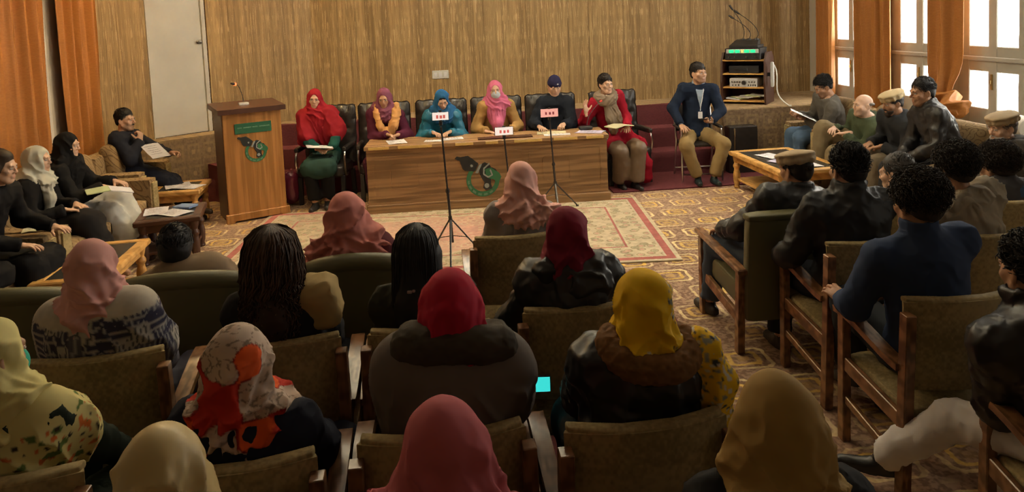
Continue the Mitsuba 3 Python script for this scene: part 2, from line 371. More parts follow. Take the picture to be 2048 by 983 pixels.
# stage: a carpeted ledge left and right, maroon steps between them
struct('stage_floor', prism([(-3.35, 10.1), (3.6, 10.1), (3.6, YB + .05), (-1.9, YB + .05), (-3.0, 10.1)][::1], 0, .83), 'riser_carpet')
def step(y0, y1, z0, z1, x0=-3.3, x1=3.6):
    # carpet laid over a step: slack folds along the front
    def fn(u, v):
        x = x0 + (x1 - x0) * u; s = v * (z1 - z0 + y1 - y0)
        up_ = np.clip(s, 0, z1 - z0); bk = np.clip(s - (z1 - z0), 0, None)
        n = meshkit.fbm(np.stack([x * 2.2, s * 6, x * 0 + y0], -1), 3) - .5
        return np.stack([x, y0 + bk - .025 * n * (bk < .03) + .01 * (1 - up_ / (z1 - z0)), z0 + up_ + .02 * n * (bk > 0)], -1)
    return sheet(fn, 120, 14, .012)
struct('stage_step_1', cat(box((-3.3, 9.47, 0), (3.6, 10.12, .265), .01), step(9.45, 9.82, .004, .28)), 'maroon_carpet', smooth=35)
struct('stage_step_2', cat(box((-3.3, 9.82, .25), (3.6, 10.12, .53), .01), step(9.80, 10.12, .285, .545)), 'maroon_carpet', smooth=35)
struct('stage_edge', step(10.085, 10.13, .55, .838), 'maroon_carpet', smooth=35)
dn = np.array([dd[1], -dd[0]])
e0, e1 = np.array((XL, 9.02)) + dn * .24, np.array((-2.1, 10.66)) + dn * .24
struct('stage_ledge_left', prism([(XL, 8.95), tuple(e0 + dn * 0), tuple(e1), (-2.1, 10.78), (XL, 9.1)], 0, .83), 'riser_carpet')
s0, s1 = np.array((-3.28, 9.80)), np.array((-2.1, 10.66))
for nm, a_, b_, z_ in (('ledge_step_1', .56, .2, .46), ('ledge_step_2', .84, .5, .23)): struct(nm, prism([tuple(s0 + dn * a_), tuple(s1 + dn * a_), tuple(s1 + dn * b_), tuple(s0 + dn * b_)], 0, z_), 'maroon_carpet')
struct('stage_ledge_right', box((3.55, 9.3, 0), (XR, YB, .83), .015), 'riser_carpet')
struct('carpet_runner', box((1.9, 8.55, 0), (4.0, 9.5, .018), .006), 'maroon_carpet')
struct('carpet_strip', tf(box((-.9, -1.6, 0), (.9, 1.6, .010), .004), rz(math.radians(-4)), (.56, 4.32, 0)), 'maroon_carpet')
# right wall with tall windows
def pane_spans(): return [(9.66, 9.95), (9.28, 9.55), (8.21, 8.50), (7.80, 8.08), (7.05, 7.32), (6.65, 6.93), (6.00, 6.28), (5.60, 5.88), (2.75, 3.03), (2.32, 2.60), (1.10, 1.38), (.68, .96)]
wins = [(9.10, 10.13), (7.62, 8.68), (6.47, 7.50), (5.42, 6.46), (2.14, 3.20), (.50, 1.56)]
segs = []; y = YN
for a, b in sorted(wins):
    segs.append(box((XR, y, 0), (XR + .2, a, ZC), 0)); segs.append(box((XR, a, 0), (XR + .2, b, .80), 0)); segs.append(box((XR, a, 3.35), (XR + .2, b, ZC), 0)); y = b
segs.append(box((XR, y, 0), (XR + .2, YB + .2, ZC), 0))
struct('wall_right', cat(*segs), 'plain_wall')
scene['bsdf_pane'] = {'type': 'twosided', 'bsdf': {'type': 'roughplastic', 'diffuse_reflectance': {'type': 'rgb', 'value': [.5, .5, .48]}, 'alpha': .2}}
sp = pane_spans()
for i, (a, b) in enumerate(wins):
    k = f'window_{i + 1}'
    pr_ = [q for q in sp if a <= q[0] and q[1] <= b]
    (p0, p1), (q0, q1) = sorted(pr_)
    F = []
    for (y0, y1) in ((a, p0), (p1, q0), (q1, b)): F.append(box((XR - .02, y0, .8), (XR + .05, y1, 3.35), .006))
    for (z0, z1) in ((.8, 1.0), (1.38, 1.64), (2.55, 2.75), (3.2, 3.35)):
        F.append(box((XR - .014, p0 - .01, z0), (XR + .046, p1 + .01, z1), .006)); F.append(box((XR - .014, q0 - .01, z0), (XR + .046, q1 + .01, z1), .006))
    F.append(box((XR - .045, a, 1.49), (XR - .015, b, 1.535), .006)); F.append(box((XR - .06, a - .03, .76), (XR + .02, b + .03, .80), .008))
    struct(k, cat(*F), 'window_paint')
    for (y0, y1) in ((p0, p1), (q0, q1)):
        for (z0, z1, f_) in ((1.0, 1.38, .62), (1.64, 2.55, 1.0), (2.75, 3.2, 1.0)):
            kk = obj('pane', (np.array([(XR + .03, y0 - .012, z0 - .012), (XR + .03, y1 + .012, z0 - .012), (XR + .03, y1 + .012, z1 + .012), (XR + .03, y0 - .012, z1 + .012)]), np.array([[0, 2, 1], [0, 3, 2]])), 'bsdf_pane', k)
            scene[kk]['emitter'] = glow(np.array(DAY) * f_ * (1.0 if i < 4 else .15))
    for (y0, yy) in ((p1, q0),):
        obj('window_latch', cat(box((XR - .035, (y0 + yy) / 2 - .012, 1.20), (XR - .012, (y0 + yy) / 2 + .012, 1.36), .004), box((XR - .05, (y0 + yy) / 2 - .006, 1.26), (XR - .03, (y0 + yy) / 2 + .006, 1.30), .002)), 'brass', k)

# ceiling lamps
for i, (x, y, L, rad) in enumerate(TUBES):
    t = thing('ceiling_lamp', ['fluorescent ceiling lamp over the left end of the stage front', 'fluorescent ceiling lamp over the conference table', 'fluorescent ceiling lamp over the right end of the stage front', 'fluorescent ceiling lamp over the rug on the lectern side', 'fluorescent ceiling lamp over the rug on the window side', 'fluorescent ceiling lamp over the men on the window side', 'fluorescent ceiling lamp over the tub chairs'][i], 'lamp')
    obj('housing', box((x - L / 2 - .04, y - .11, ZC - .06), (x + L / 2 + .04, y + .11, ZC), .008), 'white_plastic', t)
    kk = obj('diffuser', tf(rcube((L, .18, .05), .022, 4), None, (x, y, ZC - .08)), 'white_plastic', t, smooth=40)
    scene[kk]['emitter'] = glow(np.array(rad) * LAMP)

# curtains: pleated cloth
def curtain(label, p0, p1, z0, z1, amp=.045, lam=.14, seed=0, tie=None, group=None):
    p0, p1 = np.array(p0, float), np.array(p1, float); L = np.linalg.norm(p1 - p0); d = (p1 - p0) / L; n = np.array([d[1], -d[0]])
    r = np.random.default_rng(seed); ph = r.uniform(0, 6.28, 4)
    def fn(u, v):
        z = z0 + (z1 - z0) * v
        s = u * L * 2 * np.pi / lam
        s = s + .8 * np.sin(u * 5 + ph[0] + .35 * z) + .5 * np.sin(z * 1.3 + u * 9 + ph[1])
        w = amp * (np.sin(s) + .35 * np.sin(2.1 * s + ph[2])) * (.75 + .35 * np.sin(u * 11 + ph[3]))
        uu = u * L
        if tie: # gathered towards a point near the hem
            zt, ut, q = tie; g = np.exp(-((z - zt) / .22) ** 2) * q; uu = uu * (1 - g) + ut * L * g; w = w * (1 + .6 * g) + .10 * g
        P = np.zeros(u.shape + (3,)); P[..., 0] = p0[0] + d[0] * uu + n[0] * w; P[..., 1] = p0[1] + d[1] * uu + n[1] * w
        P[..., 2] = z + (.03 * np.sin(s * .5 + 1) * (v < .02))
        return P
    key = obj('curtain', sheet(fn, 90, 24, .006), 'curtain_cloth', smooth=60); tag(key, label, 'curtain', group); return key
curtain('wide rust orange curtain at the left end, in front of the pale pier', (XL + .12, 7.86), (XL + .12, 6.0), .30, 3.6, .05, .21, 1)
curtain('rust orange curtain between the pale pier and the panelled wall on the left', (XL + .12, 9.0), (XL + .12, 8.17), .25, 3.6, .055, .17, 2)
curtain('orange curtain gathered in the far right corner next to the panelled wall', (XR - .17, 10.22), (XR - .17, 9.80), .45, 3.6, .05, .12, 3)
curtain('brown and orange curtain hanging down behind the bald man on the sofa', (XR - .2, 9.12), (XR - .2, 8.42), .70, 3.6, .06, .17, 4)
curtain('orange curtain knotted up at its lower end above the back of the window sofa', (XR - .2, 7.72), (XR - .2, 7.20), 1.02, 3.6, .05, .26, 5, tie=(1.12, .55, .55))
v, f = rcube((.20, .34, .22), .09, 14); v = v + (.05 * np.sin(v[:, 1:2] * 34 + 9 * v[:, 2:3]) * np.array([1, .1, .5])) + .10 * np.stack([meshkit.fbm(v * 9, 3, q) - .5 for q in range(3)], 1)
obj('knot', tf((v, f), rot((1, 0, 0), .35), (XR - .25, 7.30, 1.03)), 'curtain_cloth', 'curtain_004', smooth=60)
struct('floor_rug', tf(box((-RUGH[0], -RUGH[1], 0), (RUGH[0], RUGH[1], .014), .004), rz(RUGA), (RUGC[0], RUGC[1], 0)), 'rug')
del labels['floor_rug']['kind']; tag('floor_rug', 'large red and cream oriental rug in front of the conference table', 'rug')
k = thing('wall_socket', 'white plate of switches and sockets on the panelled wall behind the table', 'wall socket')
obj('plate', cbox((-.1, YB - .022, 1.38 - .02), (.24, .016, .12)), 'white_plastic', k)
for i in range(3): obj('switch', cbox((-.17 + .07 * i, YB - .033, 1.36), (.045, .010, .07)), 'paper', k)
# ------------------------------------------------------------------ furniture
def armchair(x, y, yaw, label, group='wooden armchairs', tall=.90):
    """Wooden frame armchair; (x, y) is the middle of the top of its back, which it turns to -y at yaw 0."""
    t = thing('armchair', label, 'chair', group); W = M4(rz(yaw), (x, y, 0))
    for s in (-1, 1):
        obj('front_leg', bar((s * .275, .50, 0), (s * .275, .49, .64), .042, .055), 'frame_wood', t, W=W)
        obj('back_post', bar((s * .275, .02, 0), (s * .262, -.005, tall - .06), .045, .055, .003), 'frame_wood', t, W=W)
        c = bez([(s * .277, .54, .655), (s * .280, .36, .655), (s * .277, .17, .62), (s * .272, .02, .60)], 9)
        def arm(u, v, c=c):
            i = u * (len(c) - 1); i0 = np.minimum(i.astype(int), len(c) - 2); fr = (i - i0)[..., None]
            P = c[i0] * (1 - fr) + c[i0 + 1] * fr
            P = P.copy(); P[..., 0] += (v - .5) * .062; return P
        obj('armrest', sheet(arm, 12, 4, .03), 'frame_wood', t, W=W, smooth=30)
        obj('side_rail', bar((s * .275, .48, .40), (s * .272, .03, .36), .028, .07), 'frame_wood', t, W=W)
        obj('stretcher', bar((s * .275, .49, .22), (s * .273, .03, .16), .024, .04), 'frame_wood', t, W=W)
    obj('front_rail', bar((-.27, .47, .38), (.27, .47, .38), .03, .06), 'frame_wood', t, W=W)
    obj('seat', tf(rcube((.51, .50, .11), .035, 6, .012), rot((1, 0, 0), .06), (0, .255, .385)), 'tan_velour', t, W=W, smooth=40)
    def back(u, v):
        X = (u - .5) * .50; Z = .50 + (tall - .015 - .50) * v
        return np.stack([X, -.018 + .075 * (X / .275) ** 2 - .02 * (v - .5) + .02 - .028 * np.cos(np.pi * (v - .5)) * .4, Z - .012 * (X / .275) ** 2], -1)
    v, f = sheet(back, 15, 10, .05)
    obj('backrest', (v, f), 'tan_velour', t, W=W, smooth=50)
    pad = rcube((.50, .055, .036), .017, 5); v = pad[0]; v[:, 1] += .075 * (v[:, 0] / .275) ** 2 - .006
    obj('back_roll', tf((v, pad[1]), None, (0, 0, tall - .022)), 'tan_velour', t, W=W, smooth=50)
    return t
CH = [  # x, y, yaw in degrees, label
    (-1.38, 2.15, 1, 'wooden armchair at the left edge, under the woman in the cream flowered headscarf'),
    (-.70, 2.11, 2, 'wooden armchair under the woman in the orange and white headscarf'),
    (-.07, 2.17, 2, 'wooden armchair under the woman in crimson headscarf and grey shawl'),
    (.56, 2.13, 2, 'wooden armchair under the woman in the yellow flowered headscarf'),
    (-1.44, 2.94, 5, 'wooden armchair under the woman in the pink headscarf and patchwork shawl'),
    (-.745, 2.95, 2, 'wooden armchair under the woman with long wavy brown hair'),
    (-.12, 2.96, 1, 'wooden armchair under the woman with long straight black hair'),
    (.53, 3.06, 2, 'wooden armchair under the woman in dark red headscarf and black jacket'),
    (.36, 4.16, 2, 'wooden armchair under the woman in the pale pink headscarf, nearest the rug'),
    (2.20, 3.62, 0, 'wooden armchair under the man in the plain black jacket'),
    (2.13, 2.85, -1, 'wooden armchair under the man in the navy blazer'),
    (2.90, 3.58, 0, 'wooden armchair under the man in the grey brown hooded jacket'),
    (2.17, 1.98, -7, 'wooden armchair with orange lit arm under the man in pale trousers'),
    (3.50, 4.15, -2, 'wooden armchair under the man with the blue collar'),
    (-.695, 1.42, 1, 'wooden armchair under the woman in plain cream headscarf'),
    (-.05, 1.38, 0, 'wooden armchair under the woman in the rose headscarf nearest the viewer'),
    (.72, 1.38, 0, 'wooden armchair under the woman in the mustard headscarf'),
    (2.81, 4.21, 0, 'wooden armchair hidden behind the man in the plain black jacket')]
for q in CH: armchair(q[0], q[1], math.radians(q[2]), q[3])

# olive vinyl armchair with wooden arms on the window side
t = thing('vinyl_armchair', 'olive green vinyl armchair with wooden arms under the man in the flat wool cap', 'chair'); W = M4(rz(0), (2.03, 4.235, 0))
for s in (-1, 1):
    obj('front_leg', bar((s * .30, .74, 0), (s * .30, .74, .55), .045, .06), 'frame_wood', t, W=W)
    obj('back_leg', bar((s * .30, .10, 0), (s * .30, .06, .54), .045, .06), 'frame_wood', t, W=W)
    obj('armrest', bar((s * .305, .80, .585), (s * .305, .0, .545), .065, .035, .008), 'frame_wood', t, W=W)
    obj('side_rail', bar((s * .30, .73, .29), (s * .30, .08, .22), .028, .07), 'frame_wood', t, W=W)
obj('seat', tf(rcube((.56, .62, .17), .04, 6, .015), rot((1, 0, 0), .07), (0, .42, .36)), 'olive_vinyl', t, W=W, smooth=40)
v, f = rcube((.57, .10, .68), .035, 8, .012); obj('backrest', tf((v, f), rot((1, 0, 0), .10), (0, .03, .56)), 'olive_vinyl', t, W=W, smooth=40)
obj('back_roll', tf(rcube((.58, .11, .05), .024, 5), None, (0, 0, .885)), 'olive_vinyl', t, W=W, smooth=40)

def tub_chair(x, y, yaw, label, r=.42, top=.80):
    t = thing('tub_chair', label, 'chair'); W = M4(rz(yaw), (x, y, 0))
    def shell(u, v):
        a = (u - .5) * 1.12 * np.pi; hgt = .50 + (top - .50) * np.clip(np.cos((u - .5) * np.pi * .92), 0, 1) ** .75
        z = .06 + (hgt - .06) * v; R = r * (1 + .06 * v ** 2)
        return np.stack([R * np.sin(a), -R * np.cos(a) * .95 + .02 - .05 * v, z], -1)
    obj('backrest', sheet(shell, 48, 10, .085), 'olive_vinyl', t, W=W, smooth=60)
    rim = np.array([shell(np.array([[u]]), np.array([[1.0]]))[0, 0] for u in np.linspace(0, 1, 40)])
    obj('rim_roll', tube(rim, .05, 10), 'olive_vinyl', t, W=W, smooth=50)
    obj('seat', tf(rcube((.60, .60, .20), .06, 6, .02), None, (0, .06, .33)), 'olive_vinyl', t, W=W, smooth=40)
    obj('base', lathe([(.0, .0), (.30, .0), (.32, .04), (.32, .24), (.0, .24)], 24), 'dark_veneer', t, W=W, smooth=30)
tub_chair(-1.40, 4.20, 0, 'round backed olive tub chair under the black haired woman in beige', .40, .90)
tub_chair(-2.36, 4.22, .06, 'empty round backed olive tub chair at the left, behind the pink headscarf', .40, .87)
tub_chair(-.49, 4.13, -.05, 'round backed olive tub chair under the woman in the salmon pink headscarf', .36, .94)

# black tufted leather chairs behind the table
def exec_chair(x, y, yaw, label):
    t = thing('leather_chair', label, 'chair', 'black leather chairs behind the table'); W = M4(rz(yaw), (x, y, 0))
    def tuft(u, v):
        X, Z = (u - .5) * .62, .42 + .71 * v
        d = np.zeros(u.shape)
        for i in range(-2, 3):
            for j in range(6):
                cx, cz = (i + .5 * (j % 2)) * .15, .50 + j * .115
                r2 = ((X - cx) ** 2 + (Z - cz) ** 2); d += .026 * np.exp(-r2 / .0016)
        e = np.minimum(np.minimum(u, 1 - u) * .6, np.minimum(v, 1 - v) * .6)
        return np.stack([X, .055 - .14 * v * .6 - d * 1 + .035 * np.clip(1 - e / .05, 0, 1) * -1, Z], -1)
    obj('backrest', sheet(tuft, 30, 32, .07), 'black_leather', t, W=W, smooth=True)
    bt = [tf(lathe([(0, 0), (.011, 0), (.009, .006), (0, .008)], 8), rot((1, 0, 0), -math.pi / 2), (cx, .062 - .084 * (cz - .42) / .6, cz)) for j in range(6) for i in range(-1, 2) for cx, cz in [((i + .5 * (j % 2)) * .15, .50 + j * .115)]]
    for b in bt: obj('tuft_button', b, 'black_leather', t, W=W)
    obj('seat', tf(rcube((.56, .54, .15), .05, 6, .02), None, (0, .27, .40)), 'black_leather', t, W=W, smooth=40)
    for s in (-1, 1):
        obj('armrest', tf(rcube((.066, .46, .07), .03, 5), None, (s * .292, .25, .66)), 'black_leather', t, W=W, smooth=40)
        obj('arm_bracket', tube(bez([(s * .292, .45, .64), (s * .297, .49, .5), (s * .285, .42, .36), (s * .25, .2, .33)], 12), .014), 'chrome', t, W=W, smooth=40)
        obj('front_leg', bar((s * .26, .48, 0), (s * .26, .46, .34), .05, .05), 'black_plastic', t, W=W)
        obj('back_leg', bar((s * .26, -.02, 0), (s * .26, .02, .34), .05, .05), 'black_plastic', t, W=W)
PX = [(-1.50, 9.42, 172, 'tufted black leather chair beside the lectern, under the red shawled woman'),
      (-.82, 9.40, 180, 'tufted black leather chair under the woman in purple headscarf and peach scarf'),
      (-.10, 9.40, 180, 'tufted black leather chair under the woman in the teal jacket'),
      (.60, 9.40, 180, 'tufted black leather chair under the woman with pink scarf and face mask'),
      (1.30, 9.40, 180, 'tufted black leather chair under the woman in the navy cap'),
      (2.12, 9.38, 190, 'tufted black leather chair under the woman in the red coat')]
for x, y, a, l in PX: exec_chair(x, y, math.radians(a), l)

# folding chair of the man in the blazer
t = thing('folding_chair', 'folding metal chair with black pads under the man in the blazer', 'chair'); W = M4(rz(math.radians(176)), (3.10, 9.05, .018))
for s in (-1, 1):
    obj('front_leg', tube([(s * .25, .26, 0), (s * .25, .24, .62), (s * .25, .20, .66)], .012), 'chrome', t, W=W, smooth=40)
    obj('back_leg', tube([(s * .235, -.24, 0), (s * .235, -.08, .45), (s * .235, -.20, .88)], .012), 'chrome', t, W=W, smooth=40)
    obj('armrest', tf(rcube((.05, .36, .03), .014, 4), None, (s * .25, .06, .665)), 'black_plastic', t, W=W, smooth=40)
obj('crossbar', tube([(-.25, .255, .09), (.25, .255, .09)], .01), 'chrome', t, W=W, smooth=40)
obj('crossbar', tube([(-.235, -.20, .09), (.235, -.20, .09)], .01), 'chrome', t, W=W, smooth=40)
obj('seat', tf(rcube((.44, .42, .05), .02, 5, .01), None, (0, .02, .445)), 'black_leather', t, W=W, smooth=40)
obj('backrest', tf(rcube((.46, .04, .34), .018, 5, .012), rot((1, 0, 0), .2), (0, -.185, .74)), 'black_leather', t, W=W, smooth=40)

# box armed sofas along both side walls
def sofa(label, x, y0, y1, side, seats, deep=.92, back=.92, armz=.64):
    """side +1: stands against the left wall and faces +x; -1: against the right wall."""
    t = thing('sofa', label, 'sofa'); s = side
    W = M4(np.diag([1.0, 1, 1]), (x, 0, 0))
    X = lambda a: s * a
    def b(lo, hi, r, puff=0, n=6):
        lo, hi = np.array(lo, float), np.array(hi, float); return tf(rcube(np.abs(hi - lo), r, n, puff), None, (lo + hi) / 2)
    obj('base', b((X(.04), y0 + .12, .05), (X(deep - .04), y1 - .12, .30), .02), 'sofa_velour', t, W=W, smooth=40)
    obj('backrest', b((X(0), y0, .05), (X(.20), y1, back - .12), .05), 'sofa_velour', t, W=W, smooth=40)
    w = (y1 - y0 - .36) / seats
    for i in range(seats):
        a, c = y0 + .18 + i * w + .006, y0 + .18 + (i + 1) * w - .006
        obj('seat_cushion', b((X(.18), a, .29), (X(deep), c, .45), .05, .015), 'sofa_velour', t, W=W, smooth=40)
        obj('back_cushion', tf(rcube((.19, c - a, .52), .085, 7, .03), rot((0, 1, 0), -s * .16), (X(.24), (a + c) / 2, .70)), 'sofa_velour', t, W=W, smooth=50)
    for y in (y0, y1 - .18):
        a = obj('arm', b((X(.02), y, .03), (X(deep + .02), y + .18, armz), .02), 'sofa_velour', t, W=W, smooth=40)
        obj('arm_panel', b((X(deep + .012), y + .025, .08), (X(deep + .04), y + .155, armz - .04), .01, 0, 3), 'tan_velour', a, W=W, smooth=40)
    for yy in (y0 + .08, y1 - .08):
        for xx in (.1, deep - .06): obj('foot', tf(lathe([(.022, 0), (.03, .05)], 10), None, (X(xx), yy, 0)), 'dark_veneer', t, W=W)
sofa('brown figured sofa along the left wall with two women in black dresses on it', -3.93, 6.02, 8.02, 1, 2, .80)
sofa('brown figured armchair sofa on the left under the man in the dark suit', -3.93, 8.08, 8.98, 1, 1, .60, .98, .66)
sofa('brown figured sofa at the left edge, nearest the tub chairs', -3.93, 4.40, 5.98, 1, 2, .80)
sofa('brown velour three seat sofa under the windows with three men on it', 5.18, 6.15, 8.28, -1, 3, .92, .98)
sofa('brown velour armchair sofa in the right corner under the man in the grey sweater', 5.18, 8.38, 9.26, -1, 1, .80, .98)
sofa('brown velour sofa at the right edge under the old man in the cap', 5.18, 4.55, 6.05, -1, 2, .92, .96)
t = obj('bolster', tf(cat(tf(lathe([(0, -.2), (.08, -.2), (.105, -.16), (.11, 0), (.105, .16), (.08, .2), (0, .2)], 20), rot((1, 0, 0), math.pi / 2))), None, (4.98, 6.13, .99)), 'cream_paint', smooth=50)
tag(t, 'round pale bolster lying on the back of the window sofa', 'cushion')

# coffee tables with turned legs
LEG = [(.020, 0), (.030, .012), (.022, .03), (.03, .06), (.034, .13), (.024, .17), (.024, .185), (.033, .20), (.033, .215), (.022, .235), (.032, .27), (.036, .30)]
def coffee_table(label, x, y, yaw, w, d, h, wood, glass=True):
    t = thing('coffee_table', label, 'table'); W = M4(rz(yaw), (x, y, 0))
    b = .085
    fr = cat(box((-w / 2, -d / 2, h - .05), (w / 2, -d / 2 + b, h), .01), box((-w / 2, d / 2 - b, h - .05), (w / 2, d / 2, h), .01), box((-w / 2, -d / 2 + b, h - .05), (-w / 2 + b, d / 2 - b, h), .01), box((w / 2 - b, -d / 2 + b, h - .05), (w / 2, d / 2 - b, h), .01))
    top = obj('top_frame', fr, wood, t, W=W)
    obj('top_panel', box((-w / 2 + b - .005, -d / 2 + b - .005, h - .03), (w / 2 - b + .005, d / 2 - b + .005, h - .006), .002), 'dark_glass' if glass else wood, t, W=W)
    for (x0, y0, x1, y1) in ((-1, -1, 1, -1), (-1, 1, 1, 1), (-1, -1, -1, 1), (1, -1, 1, 1)):
        obj('apron', bar((x0 * (w / 2 - .07), y0 * (d / 2 - .07), h - .09), (x1 * (w / 2 - .07), y1 * (d / 2 - .07), h - .09), .022, .08), wood, t, W=W)
    k = (h - .05) / .30
    for sx in (-1, 1):
        for sy in (-1, 1):
            obj('leg', tf(lathe([(r * 1.25, z * k) for r, z in LEG], 14), None, (sx * (w / 2 - .07), sy * (d / 2 - .07), 0)), wood, t, W=W, smooth=40)
    obj('shelf', box((-w / 2 + .06, -d / 2 + .06, .10), (w / 2 - .06, d / 2 - .06, .125), .006), wood, t, W=W)
    return h
coffee_table('pine coffee table with turned legs on the window side, papers on it', 3.70, 7.88, math.radians(2), .76, 1.25, .44, 'pine')
coffee_table('pine coffee table on the left in front of the man in the dark suit', -3.0, 8.36, math.radians(5), .54, .60, .45, 'pine')
coffee_table('dark brown coffee table with papers between the two pine tables on the left', -2.70, 7.25, math.radians(12), .58, .60, .43, 'dark_veneer')
coffee_table('pine coffee table on the left, half hidden by the pink headscarf', -2.78, 5.85, math.radians(4), .52, 1.0, .43, 'pine')

# conference table
t = thing('conference_table', 'long wooden conference table with a green emblem on its front', 'table'); W = M4(rz(math.radians(-1.5)), (.41, 8.25, 0))
w, d, h = 2.76, .555, .775
obj('top', box((-w / 2, -.02, h - .045), (w / 2, d, h), .005), 'veneer', t, W=W)
for i, (a, b) in enumerate([(-1.33, -1.1), (-1.0, -.62), (-.36, -.16), (-.02, .12), (.3, .62), (.75, 1.02), (1.12, 1.32)]):
    obj('edge_inlay', box((a, -.026, h - .038), (b, -.015, h - .007), .002), 'edge_inlay', t, W=W)
obj('front_panel', box((-w / 2 + .02, .015, .04), (w / 2 - .02, .045, h - .045), .003), 'veneer', t, W=W)
for s in (-1, 1): obj('side_panel', box((s * (w / 2 - .02), .015, 0), (s * (w / 2 - .05), d - .04, h - .045), .003), 'veneer', t, W=W)
obj('plinth', box((-w / 2 - .005, -.012, 0), (w / 2 + .005, .04, .11), .008), 'veneer', t, W=W)
def molding(x0, x1, z0, z1, y, tw=.022, r=.05):
    g = sg.box(x0, z0, x1, z1).buffer(0); o = g.buffer(-r).buffer(r, 6); i = o.buffer(-tw)
    v, f = prism_mesh(o.difference(i), .009); return tf((v, f), rot((1, 0, 0), math.pi / 2), (0, y, 0))
for x0, x1 in ((-1.30, -.55), (-.45, .40), (.46, 1.30)): obj('panel_molding', molding(x0, x1, .17, .66, .016), 'veneer', t, W=W)
for c in (-.95, .78): obj('carved_frame', molding(c - .16, c + .16, .27, .56, .015, .014, .04), 'veneer', t, W=W)
def emblem(parent, W, cx, cz, s, y, full=True):
    """A ring with lettering blocks, a pen nib shape and a knotted stroke, as flat cut pieces."""
    def put(g, name, m, th, dy=0):
        if g.geom_type != 'Polygon': g = max(g.geoms, key=lambda q: q.area)
        v, f = prism_mesh(g, th); return obj(name, tf((v, f), rot((1, 0, 0), math.pi / 2), (cx, y - dy, cz), s=s), m, parent, W=W)
    P = sg.Polygon
    ring = sg.Point(.10, -.26).buffer(.62, 28).difference(sg.Point(.11, -.23).buffer(.46, 28)).difference(P([(-.7, .16), (.45, .16), (.9, -.1), (.9, .8), (-.7, .8)]))
    r = put(ring, 'emblem_ring', 'emblem_green', .03)
    for k, a in enumerate(np.radians([178, 200, 224, 248, 272, 296])):
        b = P([(.50 * math.cos(q) + .10, .50 * math.sin(q) - .26) for q in np.linspace(a, a + .26, 5)] + [(.575 * math.cos(q) + .10, .575 * math.sin(q) - .26) for q in np.linspace(a + .26, a, 5)])
        put(b, 'emblem_letter_block', 'emblem_pale', .012, .03 * s)
    nib = P([(-.92, .62), (-.84, .70), (-.70, .66), (-.42, .70), (-.26, .58), (-.04, .38), (-.20, .10), (-.34, .12), (-.56, .14), (-.64, .22), (-.74, .52)])
    put(nib, 'emblem_nib', 'emblem_black', .045)
    put(sg.Point(-.30, .32).buffer(.05, 8), 'emblem_dot', 'emblem_grey', .012, .045 * s)
    put(P([(.0, .36), (.10, .38), (-.08, .02), (-.18, .04)]), 'emblem_band', 'emblem_grey', .02, .046 * s)
    body = P([(.02, .34), (.20, .42), (.36, .34), (.44, .22), (.60, .14), (.66, .02), (.52, -.04), (.42, -.10), (.40, -.40), (.44, -.58), (.20, -.64), (.10, -.54), (.16, -.34), (.04, -.14), (-.02, .06)])
    put(body, 'emblem_pen', 'emblem_black', .05)
    fl = P([(.20, .16), (.42, .22), (.74, -.02), (.80, -.16), (.66, -.42), (.52, -.24), (.34, -.20), (.22, -.06)])
    put(fl, 'emblem_flag', 'emblem_green', .058)
    k1 = sg.LineString([(.36, .36), (.16, .20), (.14, -.02), (.30, -.14), (.46, -.06), (.40, .12)]).buffer(.028, 4); put(k1, 'emblem_knot', 'emblem_grey', .066)
    put(sg.Point(.24, -.46).buffer(.09, 8), 'emblem_boss', 'emblem_grey', .06)
emblem(t, W, -.10, .40, .30, .015)

# lectern
t = thing('lectern', 'tall wooden lectern with a green sign and emblem', 'lectern'); W = M4(rz(math.radians(27)), (-2.48, 8.30, 0))
w, d, h = .635, .50, 1.22
obj('front_panel', box((0, 0, .07), (w, .025, h), .004), 'lectern_wood', t, W=W)
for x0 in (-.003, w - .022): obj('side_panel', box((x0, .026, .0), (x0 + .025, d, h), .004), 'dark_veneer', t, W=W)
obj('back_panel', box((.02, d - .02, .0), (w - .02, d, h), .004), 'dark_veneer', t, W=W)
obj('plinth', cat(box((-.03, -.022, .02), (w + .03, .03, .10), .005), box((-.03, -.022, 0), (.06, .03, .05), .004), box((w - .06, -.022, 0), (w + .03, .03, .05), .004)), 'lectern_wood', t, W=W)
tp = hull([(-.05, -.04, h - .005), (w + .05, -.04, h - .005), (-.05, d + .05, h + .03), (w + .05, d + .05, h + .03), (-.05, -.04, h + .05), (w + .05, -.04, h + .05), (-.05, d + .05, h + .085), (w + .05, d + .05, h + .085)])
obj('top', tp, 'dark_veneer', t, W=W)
sgn = obj('sign', box((.12, -.009, .985), (.52, .003, 1.10), .002), 'sign_green', t, W=W)
for i, (a, b) in enumerate([(.15, .20), (.215, .30), (.31, .37), (.385, .46), (.465, .50)]): obj('sign_stroke', box((a, -.012, 1.045), (b, -.008, 1.058), .001), 'emblem_pale', sgn, W=W)
emblem(t, W, .315, .82, .19, .0)
t = thing('gooseneck_microphone', 'gooseneck microphone with a red ring on the lectern', 'microphone')
Wm = M4(rz(.4), (-2.33, 8.64, 1.278))
obj('base', tf(rcube((.11, .09, .035), .012, 4), None, (0, 0, .018)), 'silver_panel', t, W=Wm, smooth=40)
nk = bez([(0, 0, .03), (-.01, 0, .12), (-.04, -.03, .21), (-.08, -.06, .25)], 14)
obj('neck', tube(nk, .004, 6), 'black_plastic', t, W=Wm, smooth=40)
obj('head', tube([nk[-1], nk[-1] + (-.025, -.02, .008), nk[-1] + (-.05, -.04, .016)], [.012, .014, .011], 10), 'black_plastic', t, W=Wm, smooth=40)
kk = obj('ring', tube([nk[-1] + (.002, 0, 0), nk[-1] + (-.014, -.010, .004)], .0165, 10), 'red_plastic', t, W=Wm, smooth=40); scene[kk]['emitter'] = glow((1.2, .12, .03))

